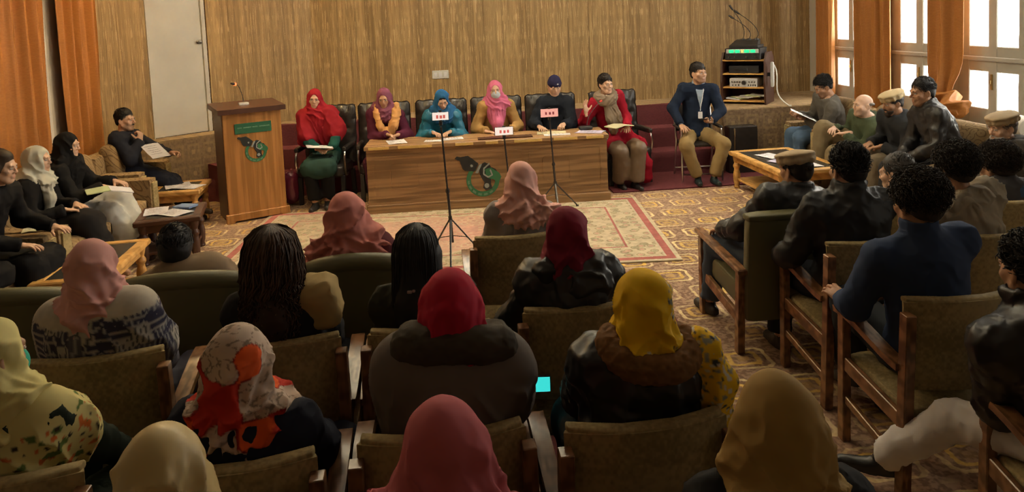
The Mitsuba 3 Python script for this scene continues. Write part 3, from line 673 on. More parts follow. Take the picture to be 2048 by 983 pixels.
# bundle of shiny maroon cloth beside the lectern
v, f = rcube((.20, .22, .42), .10, 12); n_ = meshkit.fbm(v * 16, 3); v = v * (1 + .32 * (n_ - .5))[:, None]
mat('maroon_satin', (.14, .018, .04), .28, .6); t = obj('cloth_bundle', tf((v, f), None, (-1.95, 9.03, .22)), 'maroon_satin', smooth=70); tag(t, 'crumpled shiny maroon cloth bundle on the floor between lectern and red shawl woman', 'cloth')

# phone tripods in front of the table
def tripod(label, x, y, h, R0, lean, plabel, pcol, size=(.15, .075)):
    t = thing('tripod', label, 'tripod', None); W = M4(rz(R0), (x, y, .016)); top = np.array([lean[0], lean[1], h])
    at = lambda k: top * k
    obj('lower_pole', tube([at(.12), at(.52)], .012), 'black_metal', t, W=W, smooth=40); obj('upper_pole', tube([at(.50), at(.97)], .008), 'black_metal', t, W=W, smooth=40)
    for k in (.50, .30): obj('clamp', tube([at(k - .012), at(k + .012)], .018, 10), 'black_plastic', t, W=W, smooth=40)
    for i in range(3):
        a = i * 2.094 + .4; f_ = np.array([.27 * math.cos(a), .27 * math.sin(a), .006])
        L = obj('leg', bar(at(.30), f_, .016, .012, .003), 'black_metal', t, W=W); obj('foot', tf(rcube((.03, .03, .016), .007, 3), None, f_), 'black_plastic', L, W=W)
        obj('brace', bar(at(.17), at(.30) * .45 + f_ * .55, .008, .006, .001), 'black_metal', t, W=W)
    obj('phone_clamp', cat(cbox(top + (0, 0, -.005), (.03, .03, .04)), cbox(top + (0, .01, .055), (.022, .012, .11)), cbox(top + (0, -.002, .105), (.03, .02, .012))), 'black_plastic', t, W=W)
    p = thing('smartphone', plabel, 'phone'); Wp = M4(rz(R0), (x + 0, y, .016)) @ M4(None, top + (0, -.004, .058))
    w, hh = size
    obj('case', tf(rcube((w, .009, hh), .0043, 4), None, (0, 0, 0)), 'black_plastic', p, W=Wp, smooth=40)
    sc = obj('screen', cbox((0, -.0052, 0), (w - .008, .0016, hh - .006), ch=.0005), pcol[0], p, W=Wp); scene[sc]['emitter'] = glow(pcol[1])
    for (bx, bz, bw, bh) in ((-.028, -.004, .02, .03), (.004, -.006, .022, .028), (.032, -.004, .02, .03)):
        q = obj('screen_figure', cbox((bx * w / .15, -.0064, bz), (bw, .0012, bh), ch=.0004), pcol[2], p, W=Wp); scene[q]['emitter'] = glow(pcol[3])
mat('screen_glass', (.1, .1, .1), .1, .5); mat('screen_print', (.3, .06, .05), .2, .5)
scr = ('screen_glass', (.24, .195, .165), 'screen_print', (.13, .03, .024))
tripod('black phone tripod on the rug, leftmost of the three', -.02, 6.52, 1.23, 0, (-.06, 0), 'smartphone filming on the leftmost tripod', scr)
tripod('black phone tripod standing lowest, in front of the green emblem', .60, 7.40, .93, .05, (-.06, 0), 'smartphone filming on the lowest tripod', scr, (.19, .085))
tripod('black phone tripod on the right, in front of the navy cap woman', 1.13, 7.92, 1.02, .05, (-.05, 0), 'smartphone filming on the right tripod, dark jacket on its screen', ('screen_glass', (.22, .09, .07), 'screen_print', (.010, .005, .008)), (.20, .095))

# audio rack on the right ledge
t = thing('audio_rack', 'dark brown open rack of audio equipment standing on the ledge', 'rack'); W = M4(rz(math.radians(-37)), (3.98, 9.66, .83))
side = sg.Polygon([(0, 0), (.46, 0), (.46, .62), (.36, .70), (.08, .70), (.0, .58), (-.035, .30)])
for i, x0 in enumerate((-.30, .275)):
    v, f = prism_mesh(side, .025); R = np.array([[0, 0, 1], [1, 0, 0], [0, 1, 0]], float); obj('side_panel', tf((v, f), R, (x0, 0, 0)), 'dark_veneer', t, W=W)
obj('back_panel', box((-.28, .44, 0), (.28, .455, .66), .002), 'dark_veneer', t, W=W)
for z in (.03, .215, .40, .585): obj('shelf', box((-.275, .0, z), (.275, .44, z + .02), .003), 'pine', t, W=W)
def rackbox(name, label, cat_, lo, hi, m):
    k = thing(name, label, cat_); obj('body', box(lo, hi, .006), m, k, W=W); return k
k = rackbox('power_amplifier', 'black amplifier with four glowing green meters on top of the rack', 'amplifier', (-.235, -.015, .606), (.235, .36, .76), 'black_plastic')
kk = obj('meter_strip', box((-.215, -.022, .695), (.215, -.012, .75), .002), 'silver_panel', k, W=W)
mat('meter_lens', (.02, .3, .12), .2, .5)
for i, a in enumerate((-.145, -.065, .06, .14)):
    q = obj('meter', tf(rcube((.066, .01, .040), .004, 4), None, (a, -.024, .722)), 'meter_lens', k, W=W, smooth=40); scene[q]['emitter'] = glow((.006, .27, .085))
q = obj('pilot_lamp', cbox((0, -.024, .722), (.03, .008, .04)), 'meter_lens', k, W=W); scene[q]['emitter'] = glow((.26, .17, .04))
for a in (-.18, -.10, .05, .17): obj('knob', tf(lathe([(0, 0), (.013, 0), (.011, .016), (0, .016)], 12), rot((1, 0, 0), math.pi / 2), (a, -.014, .645)), 'steel_knob', k, W=W, smooth=40)
k = rackbox('mixer_case', 'black mixer lying tilted on top of the green lit amplifier', 'mixer', (-.19, .02, .76), (.20, .34, .80), 'black_plastic')
obj('panel', hull([(-.18, .03, .80), (.19, .03, .80), (-.15, .32, .80), (.16, .32, .80), (-.15, .20, .86), (.16, .20, .86), (-.15, .32, .87), (.16, .32, .87)]), 'black_plastic', k, W=W)
for i, (x0, dx, dz) in enumerate(((-.06, -.13, .42), (.02, -.20, .30), (.12, -.22, .36))):
    m = thing('table_microphone', ['long gooseneck microphone on the rack, the tallest of the three', 'gooseneck microphone on the rack, leaning left lowest', 'gooseneck microphone on the right side of the rack top, thin head'][i], 'microphone')
    b = np.array([x0, .26, .86]); e = b + (dx, .0, dz)
    obj('base', tf(lathe([(0, 0), (.035, 0), (.03, .02), (0, .022)], 14), None, b), 'black_plastic', m, W=W, smooth=40)
    c = bez([b + (0, 0, .02), b + (.01, 0, dz * .4), b + (dx * .45, 0, dz * .75), e], 14); obj('neck', tube(c, .005, 6), 'black_plastic', m, W=W, smooth=40)
    obj('head', tube([e, e + (dx * .16, 0, dz * .07), e + (dx * .34, 0, dz * .16)], [.012, .015, .012], 10), 'black_plastic', m, W=W, smooth=40)
k = rackbox('video_recorder', 'black receiver on the second shelf of the rack', 'receiver', (-.20, .03, .421), (.20, .36, .52), 'black_plastic')
obj('display', box((-.12, .022, .455), (.05, .031, .49), .002), 'dark_glass', k, W=W)
k = rackbox('stereo_amplifier', 'silver amplifier with many knobs on the third shelf of the rack', 'amplifier', (-.185, .0, .236), (.185, .34, .352), 'silver_panel')
for i, a in enumerate((-.15, -.115, -.08, -.045, .08, .115, .15)): obj('knob', tf(lathe([(0, 0), (.011, 0), (.009, .016), (0, .016)], 12), rot((1, 0, 0), math.pi / 2), (a, -.0, .305)), 'steel_knob', k, W=W, smooth=40)
obj('volume_dial', tf(lathe([(0, 0), (.032, 0), (.027, .024), (0, .024)], 18), rot((1, 0, 0), math.pi / 2), (.01, .0, .295)), 'steel_knob', k, W=W, smooth=40)
for a in (-.14, -.10, -.06, .07, .10, .13, .16): obj('switch', cbox((a, -.004, .262), (.014, .010, .02)), 'black_plastic', k, W=W)
r = np.random.default_rng(4)
for i in range(6):
    q = thing('magazine', ['white booklet at the left end of the lowest rack shelf', 'greenish booklet second from the left on the lowest rack shelf', 'off-white booklet left of the middle of the lowest rack shelf', 'white booklet right of the middle of the lowest rack shelf', 'greenish booklet second from the right on the lowest rack shelf', 'off-white booklet on top at the right end of the lowest rack shelf'][i], 'booklet', 'booklets on the lowest rack shelf')
    obj('cover', tf(cbox((0, 0, 0), (.20, .14, .012)), rot((0, 1, 0), r.uniform(-.12, .12)) @ rz(r.uniform(-.6, .6)), (-.16 + .065 * i, .13 + .02 * (i % 2), .062 + .011 * i)), ['paper', 'paper_green', 'white_plastic'][i % 3], q, W=W)
obj_ = thing('slim_speaker', 'slim pale loudspeaker strip on the right side of the rack', 'speaker'); obj('body', tf(rcube((.05, .05, .34), .02, 5), None, (.36, .10, .40)), 'white_plastic', obj_, W=W, smooth=40)
obj('bracket', cbox((.32, .10, .40), (.05, .02, .05)), 'black_plastic', obj_, W=W)
cb = obj('cable', tube(bez([W[:3, :3] @ np.array(q) + W[:3, 3] for q in ((.34, .2, .55), (.42, .1, .35), (.44, .05, .15), (.56, .0, .02), (.62, -.05, .012))], 20), .008), 'white_plastic', smooth=40); tag(cb, 'grey cable hanging down the right side of the audio rack', 'cable')
t = thing('speaker_case', 'black equipment case with a chrome edge beside the folding chair', 'case'); obj('body', box((3.56, 9.12, .012), (3.94, 9.29, .62), .012), 'black_leather', t); obj('edge_strip', box((3.62, 9.108, .3), (3.64, 9.12, .60), .003), 'chrome', t)
# papers and booklets
def paper(label, x, y, z, yaw, w=.21, d=.297, m='paper', th=.004, tilt=0., name='paper_sheet', group=None):
    Wp = M4(rz(yaw) @ rot((1, 0, 0), tilt), (x, y, z + th / 2))
    r = np.random.default_rng(int(abs(x * 911 + y * 377 + z * 77)))
    def fn(u, v):
        return np.stack([(u - .5) * w, (v - .5) * d, .006 * np.sin(u * 3.1) * np.sin(v * 4 + r.uniform(0, 3)) * (1 if th < .006 else .2)], -1)
    k = thing(name, label, 'paper' if name == 'paper_sheet' else 'booklet', group)
    obj('sheet', sheet(fn, 9, 9, th), m, k, W=Wp, smooth=40)
    if th < .006 and name == 'paper_sheet':
        for i in range(5): obj('text_line', cbox(((-.02 + .01 * (i % 2)) * w / .21, d * (.32 - .14 * i), .0042 + th * .5), (w * (.62 - .1 * (i % 2)), .006, .0006), ch=.0002), 'ink_grey', k, W=Wp)
    return k
mat('ink_grey', (.28, .29, .32), .8, .2); mat('blue_cover', (.13, .2, .36), .5, .4); mat('dark_cover', (.06, .06, .07), .4, .4); mat('lilac_paper', (.5, .47, .62), .8, .2); mat('yellow_paper', (.58, .55, .36), .8, .2)
zt = .777
paper('white papers at the left end of the table before the woman in purple headscarf', -.62, 8.50, zt, .2)
paper('small white note on the table between purple headscarf and teal jacket', -.20, 8.42, zt, 1.4, .12, .2)
paper('white sheet on the table under the leftmost filming phone', .02, 8.50, zt, 1.7, .16, .24)
paper('open papers in front of the woman in the navy cap, the larger sheet', 1.18, 8.52, zt, 1.45, .2, .34, 'yellow_paper')
paper('narrow white sheet before the woman in the navy cap, nearer the table edge', 1.22, 8.36, zt, 1.5, .12, .3)
paper('lilac leaflet at the right end of the table', 1.62, 8.42, zt, 1.1, .2, .32, 'lilac_paper')
paper('wide grey tray mat on the table before the woman with the mask', .62, 8.36, zt, 1.57, .14, .62, 'dark_veneer', .012, name='desk_mat')
t = thing('table_microphone', 'low black table microphone with a thin neck at the right end of the table', 'microphone'); Wm = M4(rz(0), (1.60, 8.60, zt))
obj('base', tf(rcube((.16, .10, .045), .02, 5), None, (0, 0, .024)), 'black_plastic', t, W=Wm, smooth=40)
nk = bez([(0.02, 0, .04), (.05, .02, .15), (.13, .05, .25), (.20, .10, .31)], 14); obj('neck', tube(nk, .004, 6), 'black_plastic', t, W=Wm, smooth=40)
obj('head', tube([nk[-1], nk[-1] + (.03, .02, .012)], [.011, .013], 10), 'red_plastic', t, W=Wm, smooth=40)
for i, (x, y, a, l, m) in enumerate([(3.62, 8.05, .3, 'white printed sheet at the far end of the window side table', 'paper'), (3.80, 7.86, -.2, 'white sheet in the middle of the window side table', 'paper'), (3.62, 7.70, .5, 'small white sheet on the glass of the window side table', 'lilac_paper'), (3.78, 7.50, .1, 'white sheet at the near end of the window side table', 'paper')]): paper(l, x, y, .441, a, m=m)
paper('white papers spread on the far pine table on the left', -3.03, 8.38, .453, .4, .26, .3); paper('second white sheet on the far pine table, overlapping edge', -2.88, 8.28, .453, 1.2)
paper('white sheet on the left part of the dark coffee table', -2.86, 7.30, .431, .3); paper('large white paper at the right of the dark coffee table', -2.66, 7.20, .431, 1.0, .22, .3)
q = paper('blue covered booklet on the dark coffee table', -2.62, 7.40, .433, 1.2, .13, .19, 'blue_cover', .018, name='booklet')
# ------------------------------------------------------------------ people: smooth bodies from distance fields
class Field:
    """A distance field on a grid; shapes are joined smoothly, the surface is read off as a mesh."""
    def __init__(s, lo, hi, h):
        s.lo, s.h = np.asarray(lo, float), h
        s.n = np.ceil((np.asarray(hi, float) - s.lo) / h).astype(int) + 1
        s.F = np.full(s.n, 9.0, np.float32)
        s.ax = [(s.lo[k] + h * np.arange(s.n[k])).astype(np.float32) for k in range(3)]
    def blk(s, lo, hi, m):
        a = np.clip(np.floor((np.asarray(lo) - m - s.lo) / s.h).astype(int), 0, s.n); b = np.clip(np.ceil((np.asarray(hi) + m - s.lo) / s.h).astype(int) + 1, 0, s.n)
        sl = tuple(slice(a[k], b[k]) for k in range(3))
        return sl, s.ax[0][sl[0]][:, None, None], s.ax[1][sl[1]][None, :, None], s.ax[2][sl[2]][None, None, :]
    def put(s, sl, d, k, sub=False):
        F = s.F[sl]
        if sub:
            d = -d; q = np.maximum(k - np.abs(F - d), 0) / k; s.F[sl] = np.maximum(F, d) + q * q * k * .25
        else:
            q = np.maximum(k - np.abs(F - d), 0) / k; s.F[sl] = np.minimum(F, d) - q * q * k * .25
    def cap(s, a, b, ra, rb=None, k=.03, sub=False, flat=None):
        """A round cone from a to b."""
        rb = ra if rb is None else rb
        a, b = np.asarray(a, float), np.asarray(b, float); r = max(ra, rb)
        sl, x, y, z = s.blk(np.minimum(a, b) - r, np.maximum(a, b) + r, k + 2 * s.h)
        if 0 in s.F[sl].shape: return s
        d = b - a; L2 = max(float(d @ d), 1e-9)
        t = np.clip(((x - a[0]) * d[0] + (y - a[1]) * d[1] + (z - a[2]) * d[2]) / L2, 0, 1)
        D = np.sqrt((x - a[0] - t * d[0]) ** 2 + (y - a[1] - t * d[1]) ** 2 + (z - a[2] - t * d[2]) ** 2) - (ra + (rb - ra) * t)
        s.put(sl, D, k, sub); return s
    def ell(s, c, r, R=None, k=.03, sub=False):
        c, r = np.asarray(c, float), np.asarray(r, float); R = np.eye(3) if R is None else np.asarray(R)
        e = np.sqrt(((R * r) ** 2).sum(1))
        sl, x, y, z = s.blk(c - e, c + e, k + 2 * s.h)
        if 0 in s.F[sl].shape: return s
        q = [(R[0, i] * (x - c[0]) + R[1, i] * (y - c[1]) + R[2, i] * (z - c[2])) / r[i] for i in range(3)]
        k0 = np.sqrt(q[0] ** 2 + q[1] ** 2 + q[2] ** 2) + 1e-6
        k1 = np.sqrt((q[0] / r[0]) ** 2 + (q[1] / r[1]) ** 2 + (q[2] / r[2]) ** 2) + 1e-6
        s.put(sl, k0 * (k0 - 1) / k1, k, sub); return s
    def chain(s, pts, rs, k=.03):
        for i in range(len(pts) - 1): s.cap(pts[i], pts[i + 1], rs[i], rs[i + 1], k)
        return s
    def clip(s, p, n, k=.01, lo=None, hi=None):
        """Cuts away what lies on the side of the plane that n points to (inside the given box)."""
        p, n = np.asarray(p, float), np.asarray(n, float); n = n / np.linalg.norm(n)
        sl, x, y, z = s.blk(s.lo if lo is None else lo, s.lo + s.n * s.h if hi is None else hi, 0)
        D = (x - p[0]) * n[0] + (y - p[1]) * n[1] + (z - p[2]) * n[2]
        s.put(sl, -D, k, True); return s
    def mesh(s):
        F = s.F.copy(); F[[0, -1]] = 9; F[:, [0, -1]] = 9; F[:, :, [0, -1]] = 9
        I = F < 0
        c8 = [I[i:I.shape[0] - 1 + i, j:I.shape[1] - 1 + j, k:I.shape[2] - 1 + k] for i in (0, 1) for j in (0, 1) for k in (0, 1)]
        cnt = sum(c.astype(np.int8) for c in c8); act = (cnt > 0) & (cnt < 8)
        ci = np.argwhere(act); idx = np.full(act.shape, -1, np.int32); idx[act] = np.arange(len(ci))
        off = np.array([(i, j, k) for i in (0, 1) for j in (0, 1) for k in (0, 1)])
        val = np.stack([F[ci[:, 0] + o[0], ci[:, 1] + o[1], ci[:, 2] + o[2]] for o in off], 1).clip(-1, 1)
        acc = np.zeros((len(ci), 3)); w = np.zeros(len(ci))
        for a in range(8):
            for b in range(a + 1, 8):
                if np.abs(off[a] - off[b]).sum() != 1: continue
                va, vb = val[:, a], val[:, b]; m = (va < 0) != (vb < 0); t = np.where(m, va / np.where(m, va - vb, 1), 0)
                acc += m[:, None] * (off[a] + t[:, None] * (off[b] - off[a])); w += m
        V = s.lo + s.h * (ci + acc / w[:, None])
        Q = []
        for ax in range(3):
            b, c = (ax + 1) % 3, (ax + 2) % 3
            lo = [slice(None)] * 3; hi = [slice(None)] * 3; lo[ax] = slice(0, -1); hi[ax] = slice(1, None)
            cr = I[tuple(lo)] != I[tuple(hi)]
            e = np.argwhere(cr); e = e[(e[:, b] > 0) & (e[:, c] > 0) & (e[:, b] < I.shape[b] - 1) & (e[:, c] < I.shape[c] - 1)]
            ins = I[e[:, 0], e[:, 1], e[:, 2]]
            def at(db, dc):
                q = e.copy(); q[:, b] -= db; q[:, c] -= dc; return idx[q[:, 0], q[:, 1], q[:, 2]]
            q = np.stack([at(1, 1), at(0, 1), at(0, 0), at(1, 0)], 1)
            q[~ins] = q[~ins][:, ::-1]; Q.append(q)
        return V, tri(np.vstack(Q))

def normals(v, f):
    n = np.zeros_like(v); fn_ = np.cross(v[f[:, 1]] - v[f[:, 0]], v[f[:, 2]] - v[f[:, 0]])
    for k in range(3): np.add.at(n, f[:, k], fn_)
    return n / (np.linalg.norm(n, axis=1, keepdims=True) + 1e-12)
def relax(v, f, n=1, w=.5):
    for _ in range(n):
        a = np.zeros_like(v); c = np.zeros(len(v))
        for i, j in ((0, 1), (1, 2), (2, 0)):
            np.add.at(a, f[:, i], v[f[:, j]]); np.add.at(a, f[:, j], v[f[:, i]]); np.add.at(c, f[:, i], 1); np.add.at(c, f[:, j], 1)
        v = v * (1 - w) + w * a / np.maximum(c, 1)[:, None]
    return v
sst = lambda a, b, x: (lambda t: t * t * (3 - 2 * t))(np.clip((x - a) / (b - a), 0, 1))
def nz(p, s, seed=0, o=3): return meshkit.fbm(np.asarray(p) * s, o, seed) - .5

# --- heads, in a frame with +y forward and the middle of the head at the origin
def make_head(male, wide=1.0, fat=0.0, nose=1.0):
    F = Field((-.13, -.15, -.23), (.13, .16, .14), .0056)
    F.ell((0, -.014, .030), (.074 * wide, .094, .088), k=.02)
    F.ell((0, .030, -.042), (.058 * wide + fat, .060, .076), k=.03)
    F.ell((0, .062, -.100), (.024 + .004 * male + fat, .022, .019), k=.03)
    for s in (-1, 1):
        F.ell((s * .044, .056, -.022), (.021 + fat, .022, .020), k=.025)
        F.cap((s * .058, .0, -.055), (s * .030, .055, -.098), .016 + .004 * male + fat, .016, .03)
    F.cap((-.034, .080, .020), (.034, .080, .020), .011 + .002 * male, None, .022)
    for s in (-1, 1): F.ell((s * .031, .103, .001), (.017, .018, .011), k=.012, sub=True)
    F.cap((0, .086, .010), (0, .106 * nose, -.026), .0075, .0105, .010)
    for s in (-1, 1): F.ell((s * .012, .096, -.031), (.0085, .010, .007), k=.008)
    F.cap((-.016, .084, -.060), (.016, .084, -.060), .0065, None, .009); F.cap((-.014, .084, -.071), (.014, .084, -.071), .0072, None, .009)
    for s in (-1, 1):
        F.ell((s * .078 * wide, -.010, -.010), (.009, .020, .031), rot((0, 0, 1), s * .35), k=.010)
        F.ell((s * .086 * wide, -.004, -.008), (.006, .010, .018), rot((0, 0, 1), s * .35), k=.006, sub=True)
    F.cap((0, -.022, -.075), (0, -.040, -.21), .050 + .007 * male, .054 + .008 * male, .03)
    return F.mesh()
HEADS = {'m': make_head(1), 'm2': make_head(1, 1.06, .006), 'm3': make_head(1, .97, -.002, 1.08), 'w': make_head(0, .96), 'w2': make_head(0, 1.0, .004)}
def half_ell(c, r, n=8): return tf(tf(lathe([(math.sin(a), -math.cos(a)) for a in np.linspace(0.01, math.pi - .01, n)], 12), None, (0, 0, 0), r), None, c)
EYE_M = half_ell((0, 0, 0), (.0145, .0095, .0072))
def eye_color(v):   # white with a dark iris at the front, lid edge dark
    c = np.tile([.50, .46, .42], (len(v), 1)); c[(np.hypot(v[:, 0], v[:, 2]) < .0062) & (v[:, 1] > 0)] = (.018, .011, .008); return c

# --- hands: wrist at the origin, fingers along +y, palm down (-z), thumb on the -x side (right hand)
def make_hand(curl, spread=.12, thumb=.5, thumb_in=0.0):
    F = Field((-.10, -.07, -.14), (.08, .21, .08), .0050)
    F.cap((0, -.05, 0), (0, .0, 0), .025, .023, .015)
    F.ell((-.002, .045, -.002), (.041, .052, .0155), k=.02); F.ell((-.026, .026, -.010), (.020, .030, .017), k=.018)
    for i, (x, L, r) in enumerate(((-.030, .072, .0088), (-.010, .080, .0092), (.011, .074, .0088), (.030, .058, .0078))):
        p = np.array([x, .083 - .004 * abs(i - 1.2), 0]); a = spread * (x / .03); pitch = 0; pts = [p - (0, .015, 0), p]
        for k, fr in enumerate((.45, .32, .23)):
            pitch += curl * (.6, 1.0, .75)[k] * (1 + .08 * i)
            p = p + L * fr * np.array([math.sin(a) * math.cos(pitch), math.cos(a) * math.cos(pitch), -math.sin(pitch)]); pts.append(p)
        F.chain(pts, [r, r * 1.02, r, r * .92, r * .82], .006)
    b = np.array([-.036, .020, -.008]); d = np.array([-math.sin(.5 + thumb), math.cos(.5 + thumb), -.35 - thumb_in]); d /= np.linalg.norm(d)
    d2 = np.array([-math.sin(.25 + thumb * .5) + thumb_in * .5, math.cos(.2 + thumb * .5), -.4 - thumb_in]); d2 /= np.linalg.norm(d2)
    F.chain([b, b + d * .038, b + d * .038 + d2 * .030, b + d * .038 + d2 * .052], [.013, .0105, .0098, .0080], .008)
    return F.mesh()
HANDS = {'rest': make_hand(.32), 'flat': make_hand(.10, .10, .3), 'grip': make_hand(.95, .05, .2, .5), 'fist': make_hand(1.25, .03, .1, .7), 'open': make_hand(.12, .30, .8)}

SKIN = {'fair': (.56, .36, .25), 'mid': (.43, .25, .155), 'tan': (.35, .19, .11), 'dark': (.25, .13, .075)}
def frame_from(dirv, palm):
    """Rotation of a hand whose fingers point along dirv and whose palm faces along palm."""
    y = np.asarray(dirv, float); y = y / np.linalg.norm(y); z = -np.asarray(palm, float); z = z - y * (z @ y); z /= np.linalg.norm(z)
    return np.stack([np.cross(y, z), y, z], 1)
def ik(a, b, l1, l2, pole):
    a, b = np.asarray(a, float), np.asarray(b, float); d = b - a; L = np.linalg.norm(d); u = d / max(L, 1e-6)
    L = min(L, (l1 + l2) * .995); b = a + u * L
    x = (l1 * l1 - l2 * l2 + L * L) / (2 * L); h = math.sqrt(max(l1 * l1 - x * x, 0)); p = np.asarray(pole, float); p = p - u * (p @ u); p /= np.linalg.norm(p) + 1e-9
    return a + u * x + p * h, b

def person(label, head, hip, yaw, sex='m', skin='mid', look=(0, 0, 0), s=1.0, hands=None, knees=None, feet=None, shape=None, twist=0.0, group=None, near=1.0):
    """Builds the skeleton and the body with its face; returns what the clothes need. head: world position of the middle of the head;
    hip: world (x, y) and height of the pelvis; yaw 0 faces +y. hands: [(local wrist, finger direction, palm direction, pose)] right, left."""
    B = {'key': thing('person', label, 'person', group), 's': s, 'sex': sex, 'near': near}
    male = sex == 'm'; W = M4(rz(yaw), (hip[0], hip[1], 0)); Wi = np.linalg.inv(W); B['W'] = W
    L = lambda p: Wi[:3, :3] @ np.asarray(p, float) + Wi[:3, 3]
    H = L(head); P = np.array([0, 0, hip[2]]); B['H'], B['P'] = H, P
    RH = rz(look[0]) @ rot((1, 0, 0), look[1]) @ rot((0, 1, 0), look[2]); B['RH'] = RH
    N = H + np.array([0, -.038, -.152]) * s + np.array([0, -.03 * math.sin(look[1]), 0]); d = H - P; N = N - np.array([0, .10 * np.clip((H[1] - .05), -.3, .35), 0]); B['N'] = N
    up_ = N - P; up_ /= np.linalg.norm(up_); sh = (.180 if male else .148) * s
    rx = rz(twist) @ np.array([1.0, 0, 0]); rx = rx - up_ * (rx @ up_); rx /= np.linalg.norm(rx); fy = np.cross(up_, rx); RT = np.stack([rx, fy, up_], 1); B['RT'] = RT
    sl = [N + RT @ np.array([q * sh, .012, -.052 * s]) for q in (1, -1)]; B['S'] = sl
    C = P + (N - P) * .66 - fy * .028; Wst = P + (N - P) * .33 - fy * .020; B['C'], B['Wst'] = C, Wst
    ua, fa = .285 * s, .255 * s
    hands = hands or [(.11, .33, hip[2] + .08), (-.11, .33, hip[2] + .08)]
    el, wr, hm = [], [], []
    for i, q in enumerate((1, -1)):
        hd = hands[i]
        if not isinstance(hd[0], (tuple, list, np.ndarray)): hd = (hd, (-q * .35, .9, -.15), (0, .1, -1), 'rest')
        pole = hd[4] if len(hd) > 4 else (q * .55, -.35, -.8)
        e, w = ik(sl[i], np.asarray(hd[0], float), ua, fa, pole); el.append(e); wr.append(w); hm.append(hd)
    B['el'], B['wr'], B['hm'] = el, wr, hm
    tl, sl_ = .43 * s, .42 * s
    feet = feet or [(.10, .46, .085), (-.10, .46, .085)]; hp = [P + np.array([q * .088 * s, .02, -.01]) for q in (1, -1)]; kn, an = [], []
    for i, q in enumerate((1, -1)):
        k, a = ik(hp[i], np.asarray(feet[i][:3], float), tl, sl_, (knees[i] if knees else (q * .12, .5, .85))); kn.append(k); an.append(a)
    B['hp'], B['kn'], B['an'], B['feet'] = hp, kn, an, feet
    # the body: trunk and limbs, then head and hands at a finer step
    pts = np.array([H, N, P, C, *sl, *el, *wr, *kn, *an])
    F = Field(pts.min(0) - .24, pts.max(0) + .24, .025)
    F.ell(C, np.array([.150 if male else .135, .098, .19]) * s, RT, .06); F.ell(Wst, np.array([.135, .098, .15]) * s, RT, .06); F.ell(P, np.array([.155, .115, .105]) * s, None, .06)
    F.cap(sl[0], sl[1], .055 * s, None, .06); F.cap(N, H - RH @ np.array([0, .02, .07]), .052, .045, .04)
    for i in (0, 1):
        F.chain([sl[i], el[i], wr[i]], [.048 * s, .038 * s, .025 * s], .03); F.chain([hp[i], kn[i], an[i]], [.078 * s, .052 * s, .036 * s], .04)
        F.cap(an[i] - (0, .0, .02), an[i] + np.array([0, .08, -.055]), .028, .020, .03)
    body = F.mesh(); sk = np.array(SKIN[skin])
    hv, hf = HEADS[shape or sex]; hs = s * (1.0 if male else .96); B['hs'] = hs
    col = [np.tile(sk, (len(body[0]), 1))]; meshes = [body]
    hc = np.tile(sk, (len(hv), 1)); lips = np.exp(-((hv[:, 0] / .019) ** 4 + ((hv[:, 2] + .0655) / .010) ** 2)) * (hv[:, 1] > .06)
    hc = hc * (1 - .5 * lips[:, None]) + .5 * lips[:, None] * np.array([.34, .10, .085] if not male else [.28, .11, .085])
    hc *= (1 + .22 * nz(hv, 45, 3))[:, None]
    if male: # shaved beard area
        bd = sst(-.035, -.06, hv[:, 2]) * sst(.0, .04, hv[:, 1]) * (1 - lips) * sst(-.135, -.115, hv[:, 2]); hc = hc * (1 - .35 * bd[:, None])
    meshes.append(tf((hv * hs, hf), RH, H)); col.append(hc)
    for i, q in enumerate((1, -1)):
        m = HANDS[hm[i][3]]; m = tf(m, None, (0, 0, 0), (1, 1, 1) if q > 0 else (-1, 1, 1)); R = frame_from(hm[i][1], hm[i][2]); B.setdefault('HR', []).append(R)
        meshes.append(tf(m, R, wr[i], s * (1.0 if male else .92))); col.append(np.tile(sk, (len(m[0]), 1)) * (1 + .15 * nz(m[0], 60, 5))[:, None])
    obj('body', cat(*meshes), 'skin', B['key'], W=W, color=np.vstack(col), smooth=True)
    hw = lambda m: tf((np.asarray(m[0]) * hs, m[1]), RH, H)
    for q in (-1, 1):
        e = tf(EYE_M, None, (0, 0, 0)); ec = eye_color(e[0]); obj('eye', hw(tf(e, rot((0, 0, 1), -q * .28), (q * .0315, .0835, .001))), 'eye_ball', B['key'], W=W, color=ec, smooth=True)
        br = tube([(q * .013, .0945, .0175), (q * .028, .0935, .0215), (q * .045, .083, .0185)], [.0030, .0034, .0018] if male else [.0022, .0024, .0012], 6)
        obj('eyebrow', hw(br), 'hair', B['key'], W=W, color=(.02, .014, .01), smooth=True)
        ld = tube([(q * .0185, .0880, .003), (q * .0265, .0915, .0075), (q * .036, .0895, .0075), (q * .045, .0805, .003)], [.0012, .0018, .0018, .0012], 5); obj('eyelid', hw(ld), 'skin', B['key'], W=W, color=sk * .45, smooth=True)
    return B

def fold_cloth(v, f, a=.006, s=8.0, seed=0, stretch=(1, 1, 1)):
    n = normals(v, f); p = v * np.asarray(stretch, float)
    r = 1 - 2 * np.abs(nz(p, s, seed, 2)) * 2; g = nz(p, s * .45, seed + 9, 2)
    return v + n * (a * 1.7 * (np.clip(r, 0, 1) ** 2.2 - .3) + a * 1.8 * g)[:, None]
def shade_noise(v, col, amt=.18, seed=0, s=30):
    return np.asarray(col, float) * (1 + amt * nz(v, s, seed))[:, None]

